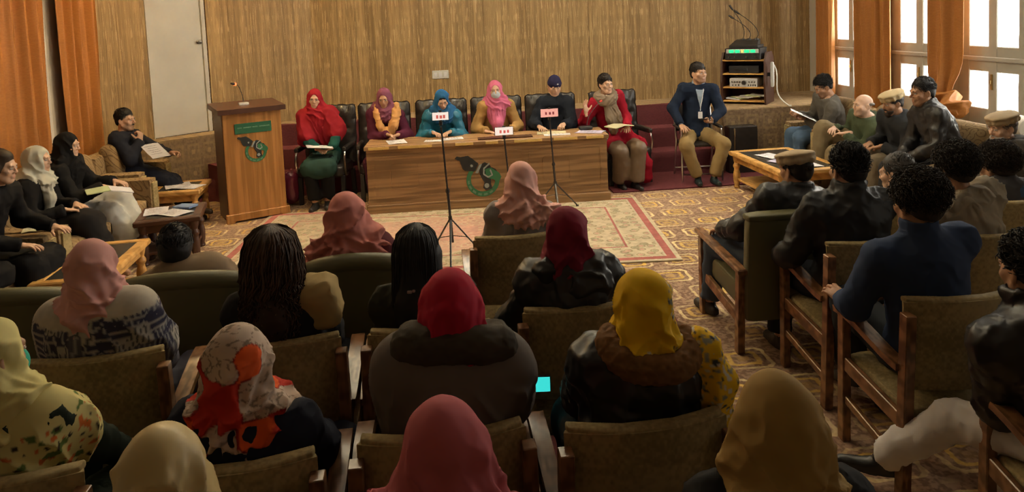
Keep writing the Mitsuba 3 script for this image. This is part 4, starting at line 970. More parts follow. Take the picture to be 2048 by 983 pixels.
def jacket(B, name, col, mat_='cloth', fat=.022, cuff=.02, hem=.02, collar=0.03, puff=0.0, folds=.007, seed=0, hcell=None, seg=.075, long_=0.0, pattern=None, label=None, sleeve=1.0, coll_r=None, open_=None):
    s, P, N, C, Wst, RT = B['s'], B['P'], B['N'], B['C'], B['Wst'], B['RT']; sl, el, wr = B['S'], B['el'], B['wr']; B['fat'] = max(B.get('fat', .0), fat); coll_r = coll_r or (.084 if B['sex'] == 'm' else .068)
    pts = np.array([N + (0, 0, collar), P - (0, 0, .14), C, *sl, *el, *wr, *(B['kn'] if long_ else [P])])
    h = hcell or (.0150 / B['near'] ** .7); F = Field(pts.min(0) - .23, pts.max(0) + .2, h); m = B['sex'] == 'm'
    F.ell(C, np.array([.153 if m else .140, .104, .20]) * s + fat, RT, .05); F.ell(Wst, np.array([.145, .108, .16]) * s + fat, RT, .06); F.ell(P + np.array([0, -.01, .02]), np.array([.165, .125, .115]) * s + fat, None, .06)
    F.cap(sl[0], sl[1], .058 * s + fat * .8, None, .06)
    F.cap(N - RT[:, 2] * .05, N + RT[:, 2] * .0, .085 * s, coll_r, .05)
    for i in (0, 1):
        e = wr[i] + (el[i] - wr[i]) / np.linalg.norm(el[i] - wr[i]) * cuff
        F.chain([sl[i], el[i], e], [.054 * s + fat * .62, .045 * s + fat * .6, .034 * s + fat * .6], .035)
        if long_: F.cap(B['hp'][i], B['hp'][i] + (B['kn'][i] - B['hp'][i]) * long_, .095 * s + fat, .08 * s + fat, .07)
    if collar: # a stand collar, hollow
        hd_ = RT[:, 2] * .6 + np.array([0, .25, 1]) * .4; hd_ /= np.linalg.norm(hd_)
        F.cap(N - RT[:, 2] * .02, N + hd_ * collar, coll_r, coll_r * .97, .02)
    for i in (0, 1):
        d = wr[i] - el[i]; d /= np.linalg.norm(d); e = wr[i] - d * cuff * .4
        F.clip(e, d, .006, e - .075, e + .075)
    if collar: F.clip(N + hd_ * (collar + .004), hd_ * 1.0, .008, N - .12, N + .14); F.cap(N + hd_ * (collar + .015), N + hd_ * (collar + .08), coll_r - .020, None, .006, True)
    v, f = F.mesh(); n = normals(v, f)
    if open_:  # an open front: a groove with its own lapel edges
        q = (v - N) @ RT; g = np.exp(-(q[:, 0] / .010) ** 2) * (q[:, 1] > .0); v = v - n * (.006 * g)[:, None]
    if puff:  # quilted: stitched lines around trunk and sleeves
        t = (v - P) @ RT[:, 2]; w = np.minimum(*[np.linalg.norm(v - q, axis=1) for q in el]); arm = np.zeros(len(v)); tt = t.copy()
        for i in (0, 1):
            for a, b in ((sl[i], el[i]), (el[i], wr[i])):
                d = b - a; u = np.clip(((v - a) @ d) / (d @ d), 0, 1); dist = np.linalg.norm(v - a - u[:, None] * d, axis=1); on = (dist < .075 * s + fat) & (np.abs((v - C) @ RT[:, 0]) > .15); tt = np.where(on, u * np.linalg.norm(d) + .02, tt)
        tt = tt + .012 * nz(v, 9, seed); v = v + n * (puff * (np.abs(np.sin(np.pi * tt / seg)) ** .6 - .6))[:, None]
    v = fold_cloth(v, f, folds, 7.5, seed, (1, 1, .6)); v = fold_cloth(v, f, folds * .5, 17, seed + 3, (1, 1, .7))
    c = pattern(v) if pattern else shade_noise(v, col, .2, seed)
    return obj(name, (v, f), mat_, B['key'], W=B['W'], color=c, smooth=True, label=label)

def trousers(B, name, col, fat=.02, cuff=.05, folds=.006, seed=1, mat_='cloth', skirt=0.0, label=None, flare=0.0, hcell=None):
    s, P = B['s'], B['P']; hp, kn, an = B['hp'], B['kn'], B['an']; pts = np.array([P, *hp, *kn, *an])
    F = Field(pts.min(0) - .22, pts.max(0) + .2, hcell or .022)
    F.ell(P + np.array([0, 0, .0]), np.array([.155, .118, .108]) * s + fat * .7, None, .05)
    for i in (0, 1):
        d = (an[i] - kn[i]) / np.linalg.norm(an[i] - kn[i]); e = an[i] - d * cuff
        F.chain([hp[i], kn[i], e], [.082 * s + fat, .060 * s + fat, .046 * s + fat + flare], .04)
    if skirt:
        F.cap(kn[0], kn[1], .062 * s + fat, None, .05); F.cap((hp[0] + hp[1]) / 2, (kn[0] + kn[1]) / 2, .095 * s + fat, .07 * s + fat, .06)
        m = (an[0] + an[1]) / 2; q = (kn[0] + kn[1]) / 2; F.cap(q, q + (m - q) * skirt, .07 * s + fat, .085 * s + fat, .06)
        for i in (0, 1): F.cap(kn[i], kn[i] + (an[i] - kn[i]) * skirt, .062 * s + fat, .068 * s + fat, .06)
    for i in (0, 1):
        d = (an[i] - kn[i]) / np.linalg.norm(an[i] - kn[i]); e = an[i] - d * cuff * .6
        F.clip(e, d, .006, e - .12, e + .12)
    v, f = F.mesh(); v = fold_cloth(v, f, folds, 8, seed, (1, 1, .55)); v = fold_cloth(v, f, folds * .5, 18, seed + 2)
    return obj(name, (v, f), mat_, B['key'], W=B['W'], color=shade_noise(v, col, .2, seed), smooth=True, label=label)

def shoes(B, col=(.02, .018, .018), sock=None, toe=None, big=1.0):
    for i, q in enumerate((1, -1)):
        a = B['an'][i]; ft = B['feet'][i]; fd = np.asarray(ft[3], float) if len(ft) > 3 else np.array([q * .12, 1.0, -.0]); fd = fd / np.linalg.norm(fd)
        dn = np.array([0, 0, -1.0]); dn = dn - fd * (dn @ fd); dn /= np.linalg.norm(dn); heel = a - fd * .045 + dn * .052
        if len(ft) <= 3: heel[2] = a[2] - .050
        F = Field(a - .26, a + .26, .012)
        F.chain([heel, heel + fd * .10 + dn * .004, heel + fd * .195 * big + dn * .002], [.034, .037, .030], .02); F.cap(a - dn * .01, heel + fd * .05, .040, .034, .03)
        F.clip(a - dn * .012, -dn, .005); F.clip(heel + dn * .026, dn, .004)
        v, f = F.mesh(); n = normals(v, f); lz = (v - heel) @ dn; v = v + n * (.004 * sst(.008, .016, lz))[:, None]
        obj('shoe', (v, f), 'leather_wear', B['key'], W=B['W'], color=shade_noise(v, col, .3, 3), smooth=True)
        if sock is not None: obj('sock', tube([a + (B['kn'][i] - a) * .0, a + (B['kn'][i] - a) * .28], .041, 12), 'cloth', B['key'], W=B['W'], color=sock, smooth=True)

def hijab(B, col, seed=0, amp=.010, mat_='cloth', name='headscarf', drape=.6, tail=None, front=.12, back=.10, pattern=None, freq=3.0, tilt=16., label=None, hcell=None, big=1.0, low=.0, show=.0, tent=.0, side=1):
    """A headscarf: close over the skull, open for the face, wound about the neck and spread over the shoulders."""
    s, H, RH, N, RT, hs = B['s'], B['H'], B['RH'], B['N'], B['RT'], B['hs'] * big; at = lambda x, y, z: H + RH @ (np.array([x, y, z]) * hs)
    h = hcell or .0108 / B['near']; sl = B['S']; lo = np.minimum(H - .17, np.minimum(*sl) - .17) - (0, 0, .12 + back); hi = np.maximum(H + .17, np.maximum(*sl) + .14)
    F = Field(lo - (0, .05, 0), hi + (0, .08, 0), h)
    F.ell(at(0, -.018, .022), np.array([.088, .108, .106]) * hs, RH, .03); F.ell(at(0, .018, -.050), np.array([.079, .080, .092]) * hs, RH, .04)
    F.ell(at(0, -.040, -.060), np.array([.078, .075, .100]) * hs, RH, .05)
    F.cap(at(0, -.025, -.09), N + RT @ np.array([0, .012, -.005]), .078 * s, .092 * s, .05)
    ex = B.get('fat', .02)
    for i in (0, 1): F.cap(N + RT @ np.array([0, .0, -.01]), sl[i] * drape + N * (1 - drape) + np.array([0, -.008, .020]), .085 * s + ex * .3, .062 * s + ex * .85, .06)
    if tent:
        F.cap(at(0, -.035, .0), N + RT @ np.array([0, -.035, -.03]), .085 * s, (.088 + .045 * tent) * s, .05)
        for i in (0, 1): F.cap(at(0, -.02, -.06), sl[i] * .45 + N * .55 + np.array([0, -.01, .0]), .075 * s, (.070 + .03 * tent) * s, .06)
    if back: F.ell(N + RT @ np.array([0, -.055, -back * .8]), np.array([.13 * drape / .6, .070 + ex * .9, back + .05]) * s, RT, .05)
    if front: F.ell(N + RT @ np.array([0, .085, -front * .75]), np.array([.115, .050 + ex * .7, front + .03]) * s, RT, .05)
    if tail: # an end hanging over a shoulder
        for pp, rr in tail: F.chain([N + RT @ np.array(q) for q in pp], rr, .04)
    if drape < .3: F.clip(N + RT[:, 2] * .012, -RT[:, 2], .012)
    f0 = (.0575 + show, .075, .088); F.ell(at(0, .105, -.018 + show * .8 + low), np.array(f0) * B['hs'], RH, .012, True)
    v, f = F.mesh(); n = normals(v, f); q = ((v - H) @ RH) / hs
    az = np.arctan2(q[:, 0], -q[:, 1]); zz = q[:, 2]; w = nz(v, 9, seed, 3)
    m_h = sst(.115, .02, zz) * sst(-.16, -.06, zz)                      # folds sweeping over the head
    ph = freq * az * side + tilt * zz + 4.2 * w + seed; r1 = np.clip(1 - np.abs(np.sin(ph)) * 1.1, 0, 1) ** 1.2
    ph2 = 46 * zz + 2.3 * np.sin(az * 1.3 + seed) + 6 * w; r2 = np.clip(1 - np.abs(np.sin(ph2)) * 1.1, 0, 1) ** 1.3
    m_n = sst(-.05, -.11, zz) * sst(-.30, -.20, zz)                     # rolls about the neck
    m_d = sst(-.17, -.24, zz); r3 = np.clip(1 - np.abs(np.sin(11 * az + 5 * w + seed * 2)), 0, 1) ** 1.3
    d = amp * (1.7 * m_h * (r1 - .3) + 1.7 * m_n * (r2 - .3) + 1.0 * m_d * (r3 - .3)) + amp * 1.6 * nz(v, 5.5, seed + 4, 2) + amp * .5 * nz(v * (1, 1, .5), 22, seed + 6, 2)
    rc = np.random.default_rng(seed * 7 + 1)   # single sharp creases falling from the crown
    for k_ in range(9):
        a0, sl_k, cu, wd = rc.uniform(-1.7, 1.7), rc.uniform(-7, 7), rc.uniform(-14, 14), rc.uniform(.008, .014); z0_ = rc.uniform(-.02, .09); da = (az - a0 - sl_k * (zz - z0_) - cu * (zz - z0_) ** 2 + .5 * w) * .09
        d = d + amp * rc.uniform(.7, 1.25) * (np.exp(-(da / wd) ** 2) - .55 * np.exp(-((da - 1.7 * wd) / (1.2 * wd)) ** 2)) * sst(z0_ + .015, z0_ - .05, zz) * (.35 + .65 * sst(.0, -.12, zz)) * np.clip(1.6 - .25 * k_ * (zz > -.1), .3, 1) * sst(-.34, -.22, zz)
    face = np.exp(-((q[:, 0] / .07) ** 2 + ((zz + .02) / .1) ** 2)) * (q[:, 1] > .03)
    d = d * (1 - .6 * sst(-.26, -.34, zz))
    if drape < .3: d = d * (1 - .85 * sst(-.15, -.22, zz))
    v = v + n * (d * (1 - .8 * face))[:, None]
    c = pattern(v, q, az) if pattern else shade_noise(v, col, .14, seed)
    return obj(name, (v, f), mat_, B['key'], W=B['W'], color=c, smooth=True, label=label)

def lock_mesh(C, r, sides=3):
    """Many tapering locks at once: C (n, k, 3) centre lines, r (n, k) radii."""
    n, k, _ = C.shape; t = np.gradient(C, axis=1); t /= np.linalg.norm(t, axis=2, keepdims=True) + 1e-9
    u = np.cross(t, np.array([.31, .17, .93])); u /= np.linalg.norm(u, axis=2, keepdims=True) + 1e-9; w = np.cross(t, u); a = np.arange(sides) * 2 * np.pi / sides
    V = C[:, :, None] + r[:, :, None, None] * (np.cos(a)[:, None] * u[:, :, None] + np.sin(a)[:, None] * w[:, :, None]); b = (np.arange(n) * k * sides)[:, None, None]
    i, j = np.meshgrid(np.arange(k - 1), np.arange(sides), indexing='ij'); q = np.stack([i * sides + j, i * sides + (j + 1) % sides, (i + 1) * sides + (j + 1) % sides, (i + 1) * sides + j], -1).reshape(1, -1, 4)
    return V.reshape(-1, 3), tri((q + b).reshape(-1, 4))
def hair(B, style='short', col=(.018, .014, .012), seed=0, top=1.0, back=-.078, front=.066, label=None, length=.0, vol=0.0, n_locks=None, under=1.0, cap=False):
    """A close cap of hair with locks lying over it."""
    s, H, RH, hs = B['s'], B['H'], B['RH'], B['hs'] * under; h = .0085; r_ = np.random.default_rng(seed)
    F = Field((-.17, -.21, -.16 - length), (.17, .15, .19), h); e = np.array([.079, .0965, .090]) + vol
    zc = .045 if under == 1.0 else .026; F.ell((0, -.024 if under == 1.0 else -.016, zc), e, k=.02); F.ell((0, -.045, -.01), (.074 + vol, .066 + vol, .073), k=.03)
    F.ell((0, -.002, .084 if under == 1.0 else .060), (.062 + vol * .6, .066, .036 * top + vol), k=.03)
    for q in (-1, 1): F.cap((q * .0715, .008, .03), (q * .0725, .014, -.020), .008, .0045, .01)
    if length:
        F.cap((0, -.055, 0), (0, -.085, -length * .55), .078 + vol, .092 + vol, .05); F.cap((0, -.085, -length * .5), (.0, -.085, -length), .082 + vol, .060, .05)
        for q in (-1, 1): F.cap((q * .06, -.03, .0), (q * .082, -.05, -length * .7), .042 + vol * .6, .03, .05)
        F.ell((0, .12, -.03), (.066, .10, .098), k=.012, sub=True)
    else:
        if cap: F.clip((0, 0, .075), (0, 0, 1), .01)
        sl = (front - back) / .175; F.clip((0, -.09, back), (0, sl * 1.0, -1.0), .014); F.ell((0, .14, -.01), (.064, .075, .072), k=.014, sub=True)
    v, f = F.mesh(); n = normals(v, f); v = v + n * (.006 * nz(v * (1, .45, .6), 42, seed, 2) + .008 * nz(v, 10, seed + 5, 2))[:, None]
    parts, cols = [(v, f)], [shade_noise(v, col, .5, seed, 40) * (.6 if length else 1)]
    if under == 1.0:
        if length:
            m = n_locks or 520; k = 15; az = r_.uniform(-2.0, 2.0, m); t = np.linspace(0, 1, k)[None]; A = az[:, None]; dep = r_.uniform(.93, 1.06, (m, 1)); L = length * r_.uniform(.75, 1.08, (m, 1))
            kz = np.interp(t, [0, .12, .22, .32, .45, 1], [.140 + vol, .126 + vol, .092 + vol * .8, .035, -.08, -1]); z = np.where(kz > -.08, kz + 0 * A, -.08 + (t - .45) / .55 * (-L + .08)); R = np.interp(t, [0, .12, .22, .32, .45, .7, 1], [.004, .044, .078, .097, .098, .112, .092]) + vol * np.clip(t * 6, 0, 1)
            sq = np.interp(t, [0, .45, 1], [1, .95, .80]); x = R * np.sin(A) * sq * dep; y = -.022 - R * np.cos(A * np.interp(t, [0, .4, 1], [1, .9, .62])) * 1.08 * dep - .02 * t
            C = np.stack([x, y, z + 0 * A], -1); am = (.024 if style == 'wavy' else .0022) * np.clip((t - .12) * 3, 0, 1); ph = r_.uniform(0, 6.3, (m, 1)); lam = r_.uniform(.055, .10, (m, 1))
            s1 = 2 * np.pi * z / lam + ph; C = C + np.stack([am * np.sin(s1), am * np.cos(s1) * .8, 0 * s1], -1)
            rad = (.0050 if style == 'wavy' else .0042) * r_.uniform(.6, 1.25, (m, 1)) * np.interp(t, [0, .1, .8, 1], [.5, 1, .9, .15])
        else:
            m = n_locks or (2400 if style == 'curly' else 850); d = r_.normal(size=(m * 4, 3)); d /= np.linalg.norm(d, axis=1, keepdims=True); root = d * e + np.array([0, -.024, zc])
            sl = (front - back) / .175; ok = (root[:, 2] > back + sl * (root[:, 1] + .09) - .004) & ~((root[:, 1] > .055) & (root[:, 2] < .058)); ok &= (root[:, 2] < .035) | (not cap); root, d = root[ok][:m], d[ok][:m]; m = len(root); k = 7 if style == 'curly' else 5; t = np.linspace(0, 1, k)[None, :, None]
            flow = np.array([0, -.75, -.55]) if style != 'tousled' else np.array([.15, .35, .3]); fl = flow + r_.normal(size=(m, 3)) * (.35 if style != 'short' else .16); fl = np.where((root[:, 2] > .085)[:, None] & (style == 'short'), np.array([.5, .2, .1]) + r_.normal(size=(m, 3)) * .2, fl)
            fl = fl - d * (fl * d).sum(1, keepdims=True); fl /= np.linalg.norm(fl, axis=1, keepdims=True) + 1e-6; Ln = ({'curly': .030, 'tousled': .040}.get(style, .030) * r_.uniform(.6, 1.2, m) * (1 + (top - 1) * 1.2 * (root[:, 2] > .05)) * np.clip(.35 + (root[:, 2] - back) * 6, .35, 1))[:, None, None]
            out = {'curly': .75, 'tousled': .45}.get(style, .19); C = root[:, None] - d[:, None] * .001 + Ln * (t * fl[:, None] * .9 + out * np.sin(t * 2.0) * d[:, None])
            if style == 'curly':
                u = np.cross(d, fl); p = t * 11 + r_.uniform(0, 6.3, (m, 1, 1)); C = C + .0062 * np.clip(t * 3, 0, 1) * (np.sin(p) * u[:, None] + np.cos(p) * fl[:, None])
            t = t[..., 0]; rad = ({'curly': .0023}.get(style, .0032)) * r_.uniform(.7, 1.3, (m, 1)) * np.interp(t, [0, .3, .8, 1], [.9, 1, .7, .15])
        lm = lock_mesh(C, rad + 0 * C[..., 0]); parts.append(lm); tint = r_.uniform(.55, 1.7, len(C)); cols.append(np.asarray(col) * np.repeat(tint, C.shape[1] * 3)[:, None])
    v, f = cat(*parts)
    return obj('hair', tf((v * hs, f), RH, H), 'hair', B['key'], W=B['W'], color=np.vstack(cols), smooth=True, label=label)

def headpart(B, name, mesh, m, col, smooth=True, label=None, noise_=0.0):
    v, f = mesh; c = shade_noise(v, col, .15, 1)
    return obj(name, tf((np.asarray(v) * B['hs'], f), B['RH'], B['H']), m, B['key'], W=B['W'], color=c, smooth=smooth, label=label)
def beard(B, col=(.02, .016, .014), full=True, th=.006):
    F = Field((-.10, -.03, -.17), (.10, .14, .03), .005)
    if full:
        F.ell((0, .033, -.058), (.064, .064 + th, .072), k=.02); F.ell((0, .066, -.105), (.034, .028, .028), k=.03)
        F.clip((0, 0, -.048), (0, .15, 1), .012); F.ell((0, .10, -.066), (.020, .03, .011), k=.008, sub=True); F.clip((0, -.004, 0), (0, -1, .1), .01)
        F.ell((0, -.01, -.09), (.055, .055, .09), k=.005, sub=True)
    F.cap((-.022, .088, -.0535), (0, .094, -.049), .0055, .0075, .006); F.cap((.022, .088, -.0535), (0, .094, -.049), .0055, .0075, .006)
    v, f = F.mesh(); v = v + normals(v, f) * (.006 * nz(v, 60, 3, 2))[:, None]
    headpart(B, 'beard' if full else 'moustache', (v, f), 'hair', col)
def pakol(B, col=(.20, .145, .085)):
    F = Field((-.16, -.17, -.02), (.16, .16, .19), .007)
    a = np.linspace(0, 2 * np.pi, 17)
    for i in range(16):
        p = [np.array([.083 * math.cos(t), -.012 + .103 * math.sin(t), .062 - .012 * math.sin(t)]) for t in (a[i], a[i + 1])]; F.cap(p[0], p[1], .0205, None, .012)
    F.ell((0, -.005, .096), (.112, .130, .026), rot((1, 0, 0), -.10), k=.02); F.ell((0, -.012, .07), (.082, .10, .05), k=.02)
    v, f = F.mesh(); n = normals(v, f); t = np.arctan2(v[:, 1], v[:, 0]); v = v + n * (.004 * np.sin(t * 9 + 30 * v[:, 2]) * (v[:, 2] < .085) + .008 * nz(v, 14, 2, 2))[:, None]
    headpart(B, 'pakol_cap', (v, f), 'cloth', col)
def beanie(B, col):
    F = Field((-.14, -.17, -.04), (.14, .15, .19), .006)
    F.ell((0, -.014, .048), (.086, .106, .100), k=.02); F.clip((0, .0, .018), (0, -.18, -1), .006); v, f = F.mesh()
    n = normals(v, f); v = v + n * (.004 * nz(v, 20, 2) + .005 * sst(.062, .05, v[:, 2] + .18 * v[:, 1] * 0))[:, None]; headpart(B, 'knitted_cap', (v, f), 'cloth', col)
def shawl(B, name, col, seed=0, fat=.055, amp=.012, to=.9, pattern=None, mat_='cloth', label=None, low=.30, hcell=None):
    """A wide wrap over shoulders, upper arms and back."""
    s, P, N, C, RT = B['s'], B['P'], B['N'], B['C'], B['RT']; sl, el, wr = B['S'], B['el'], B['wr']
    pts = np.array([N, C, *sl, *el, P]); F = Field(pts.min(0) - .2, pts.max(0) + .2, hcell or .013 / B['near'])
    F.ell(C, np.array([.16, .115, .20]) * s + fat, RT, .08); F.cap(sl[0], sl[1], .060 * s + fat * .8, None, .06); F.cap(N - RT[:, 2] * .04, N + RT[:, 2] * .02, .10 * s, .075, .06)
    for i in (0, 1): F.cap(sl[i], sl[i] + (el[i] - sl[i]) * to, .062 * s + fat, .066 * s + fat, .09); F.cap(C + (sl[i] - C) * .5, el[i] * to + sl[i] * (1 - to), .10 * s, .08 * s, .1)
    F.ell(B['Wst'], np.array([.16, .115, .16]) * s + fat, RT, .08); F.clip(N - RT[:, 2] * low, -RT[:, 2], .02)
    v, f = F.mesh(); n = normals(v, f); q = (v - N) @ RT; az = np.arctan2(q[:, 0], -q[:, 1]); w = nz(v, 6, seed, 3)
    r = np.clip(1 - np.abs(np.sin(6 * az + 9 * q[:, 2] + 5 * w + seed)), 0, 1) ** 1.6
    v = v + n * (amp * 1.5 * (r - .3) * sst(.02, -.1, q[:, 2]) + amp * 1.4 * nz(v, 5, seed + 2, 2))[:, None]
    c = pattern(v, q, az) if pattern else shade_noise(v, col, .15, seed)
    return obj(name, (v, f), mat_, B['key'], W=B['W'], color=c, smooth=True, label=label)
def loops(B, name, col, seed=0, r=.040, mat_='cloth', tails=(), n=2, rad=.088, fwd=.03, drop=.04):
    """A scarf wound about the neck, with hanging ends."""
    N, RT, s = B['N'], B['RT'], B['s']; F = Field(N - (.26, .26, .50), N + (.26, .34, .18), .0095 / B['near'])
    for k in range(n):
        a = np.linspace(0, 2 * np.pi, 15)
        for i in range(14):
            p = [N + RT @ np.array([rad * (1 + .12 * k) * math.sin(t), fwd + rad * (1 + .12 * k) * math.cos(t) * -1, .045 - .035 * k - drop * (1 - math.cos(t)) / 2 + .012 * math.sin(2 * t + k + seed)]) for t in (a[i], a[i + 1])]; F.cap(p[0], p[1], r * s, None, .025)
    for pp, rr in tails: F.chain([N + RT @ np.array(q) for q in pp], rr, .03)
    v, f = F.mesh(); nn = normals(v, f); q = (v - N) @ RT; az = np.arctan2(q[:, 0], q[:, 1]); w = nz(v, 10, seed, 2)
    up_ = sst(-.12, -.06, q[:, 2]); r_ = up_ * np.abs(np.sin(70 * q[:, 2] + 3 * np.sin(az * 2) + 6 * w)) + (1 - up_) * np.abs(np.sin(75 * q[:, 0] + 5 * w))
    v = v + nn * (.010 * (.5 - r_))[:, None]
    return obj(name, (v, f), mat_, B['key'], W=B['W'], color=shade_noise(v, col, .15, seed), smooth=True)
# ------------------------------------------------------------------ the panel behind the table
PI = math.pi
blk = (.008, .008, .009)
def lap(z=.66, y=.30, x=.10, pose='rest'): return [((x, y, z), (-.5, .85, -.2), (0, .1, -1), pose), ((-x, y, z), (.5, .85, -.2), (0, .1, -1), pose)]
def dress(B, top, legs, shoe=(.02, .018, .018), **k):
    pass
LB = [(.10, .40, .085), (-.10, .40, .085)]
# woman in the red shawl beside the lectern
B = person('woman in a red shawl and green dress seated beside the lectern', (-1.605, 9.05, 1.27), (-1.53, 9.13, .57), PI - .05, 'w', 'fair', (.12, -.12, -.05), hands=[((.03, .34, .70), (-.75, .6, -.1), (0, .2, -1), 'rest'), ((-.14, .32, .70), (.6, .75, -.1), (0, .2, -1), 'rest')], feet=[(.06, .44, .085), (-.07, .36, .085)])
jacket(B, 'green_dress', (.010, .055, .045), seed=1, collar=0); trousers(B, 'dress_skirt', (.022, .05, .042), fat=.014, skirt=.06, cuff=.33, seed=2); trousers(B, 'black_trousers', blk, fat=.012, cuff=.06, flare=.02, seed=3); shoes(B)
shawl(B, 'red_shawl', (.225, .013, .020), 3, .028, .016, .85, low=.50); hijab(B, (.25, .014, .022), 4, .010, front=.16, back=.05)
B1 = B
k = thing('paper_sheet', 'white paper on the lap of the woman in the red shawl', 'paper'); obj('sheet', tf(cbox((0, 0, 0), (.30, .20, .006)), rz(.25) @ rot((0, 1, 0), .12), (-1.53, 8.74, .735)), 'paper', k)
# woman in the purple headscarf
B = person('woman in purple headscarf and peach scarf with hands clasped on the table', (-.77, 8.92, 1.25), (-.82, 9.12, .57), PI, 'w', 'mid', (-.05, -.32, 0), hands=[((-.085, .40, .835), (-.75, .6, -.1), (.2, .1, -1), 'grip'), ((-.20, .40, .825), (.75, .6, -.1), (-.2, .1, -1), 'grip')])
jacket(B, 'maroon_sweater', (.070, .013, .030), seed=5, fat=.026, collar=.02); trousers(B, 'trousers', (.05, .012, .025), seed=6); shoes(B)
hijab(B, (.165, .052, .085), 6, .011, front=.06, back=.08, freq=2.4, tilt=22)
loops(B, 'peach_scarf', (.62, .33, .125), 2, .036, n=0, tails=[([(.10, .0, .05), (.09, .10, -.01), (.045, .165, -.14), (-.03, .18, -.27)], [.035, .042, .040, .036]), ([(-.13, -.03, .05), (-.135, .07, .0), (-.115, .155, -.12), (-.06, .18, -.27)], [.045, .058, .056, .045]), ([(.03, .165, -.17), (-.05, .175, -.20)], [.035, .045])])
# woman in the teal jacket
B = person('woman in blue headscarf and teal jacket looking down at the table', (-.08, 8.84, 1.20), (-.10, 9.12, .57), PI, 'w', 'fair', (.16, -.50, .10), hands=[((.10, .42, .83), (-.6, .75, -.1), (0, .1, -1), 'rest'), ((-.10, .42, .83), (.6, .75, -.1), (0, .1, -1), 'rest')])
jacket(B, 'teal_jacket', (.010, .105, .175), seed=7, fat=.03, collar=.04, puff=.008, seg=.10, mat_='satin'); trousers(B, 'trousers', blk, seed=8); shoes(B)
hijab(B, (.018, .085, .20), 8, .010, front=.05, back=.06, show=.010, freq=2.2); hair(B, 'short', (.012, .010, .010), 3, .9, back=-.02, front=.040, under=.985)
# woman with mask
B = person('woman with pink scarf, face mask and tan coat at the middle of the table', (.57, 8.97, 1.27), (.58, 9.12, .57), PI, 'w', 'fair', (0, -.05, .04), hands=[((.15, .36, .80), (-.8, .5, -.1), (0, .1, -1), 'rest'), ((-.15, .36, .80), (.8, .5, -.1), (0, .1, -1), 'rest')])
jacket(B, 'tan_coat', (.30, .175, .062), seed=9, fat=.03, collar=.03, open_=1); trousers(B, 'trousers', (.08, .06, .04), seed=10); shoes(B)
hijab(B, (.52, .135, .235), 9, .011, front=.16, back=.06, show=.007, freq=2.6, tail=[([(.02, .10, -.06), (.0, .155, -.22), (-.02, .165, -.36)], [.055, .062, .060]), ([(-.04, .08, 0), (-.14, .05, -.03), (-.20, .02, -.07)], [.05, .045, .03])]); hair(B, 'short', (.014, .010, .009), 5, .6, back=-.02, front=.050, under=.95)
Fm = Field((-.09, .0, -.14), (.09, .15, .04), .005); Fm.ell((0, .045, -.052), (.064, .062, .055), k=.02); Fm.ell((0, .085, -.045), (.03, .026, .034), k=.03); Fm.clip((0, .035, 0), (0, -1, 0), .006); mv = Fm.mesh()
headpart(B, 'face_mask', mv, 'cloth', (.46, .52, .58))
# woman in the navy cap
B = person('woman in navy knitted cap and black uniform reading at the table', (1.31, 9.03, 1.27), (1.30, 9.12, .57), PI, 'w', 'fair', (.05, -.30, -.04), shape='w2', hands=[((.24, .40, .83), (-.2, .95, -.1), (0, .1, -1), 'rest'), ((-.06, .40, .84), (.4, .9, -.05), (.2, .1, -1), 'grip')])
jacket(B, 'black_uniform', (.010, .013, .020), seed=11, fat=.034, collar=.055, coll_r=.072, open_=1); trousers(B, 'trousers', blk, seed=12); shoes(B)
hair(B, 'short', (.012, .009, .008), 6, .6, back=-.09, front=.062, under=.97); beanie(B, (.016, .015, .045))
headpart(B, 'cap_badge', tf(rcube((.022, .006, .03), .0028, 4), rot((1, 0, 0), -.25), (-.02, .090, .062)), 'cloth', (.55, .55, .58))
for q in (-1, 1): obj('shoulder_badge', tf(rcube((.05, .07, .008), .003, 3), B['RT'], B['S'][0 if q > 0 else 1] + np.array([0, 0, .083])), 'cloth', B['key'], W=B['W'], color=(.03, .03, .045), smooth=True)
obj('name_tag', tf(rcube((.035, .006, .012), .002, 3), None, B['C'] + np.array([.07, .148, .06])), 'cloth', B['key'], W=B['W'], color=(.5, .5, .52), smooth=True)
# speaking woman in the red coat
B = person('woman in red coat and taupe scarf speaking with one hand raised', (1.93, 8.92, 1.275), (2.06, 9.08, .57), PI + .16, 'w', 'fair', (.22, -.02, 0), hands=[((.47, .26, .97), (.10, .05, 1), (-.55, .8, .1), 'open', (.5, -.2, -.9)), ((-.02, .36, .76), (.4, .85, -.1), (0, .1, -1), 'rest')], feet=[(.06, .30, .085), (-.08, .40, .085)])
jacket(B, 'red_coat', (.245, .008, .020), seed=13, fat=.028, collar=.03, long_=.55, open_=1); trousers(B, 'taupe_trousers', (.135, .092, .058), fat=.03, seed=14, cuff=.04, flare=.03, mat_='satin')
Fc = Field((-.35, -.22, .05), (.1, .5, .75), .012); Fc.chain([(-.17, .0, .58), (-.22, .22, .52), (-.25, .34, .30), (-.26, .34, .12)], [.10, .085, .075, .07], .05); v, f = Fc.mesh(); v = fold_cloth(v, f, .012, 9, 3, (1.4, 1.4, .3)); obj('coat_skirt', (v, f), 'cloth', B['key'], W=B['W'], color=shade_noise(v, (.245, .008, .020), .2, 2), smooth=True)
shoes(B); hair(B, 'short', (.016, .011, .009), 7, 1.05, back=-.085, front=.054, vol=.003); Fb = Field((-.06, -.2, -.08), (.06, -.04, .08), .006); Fb.ell((0, -.12, .0), (.036, .034, .040)); headpart(B, 'hair_bun', Fb.mesh(), 'hair', (.016, .011, .009))
loops(B, 'taupe_scarf', (.19, .145, .105), 4, .044, n=2, rad=.092, tails=[([(.03, .12, -.08), (.05, .165, -.24), (.045, .175, -.40)], [.052, .056, .052]), ([(-.04, .12, -.08), (-.05, .16, -.22), (-.05, .17, -.36)], [.046, .050, .046])])
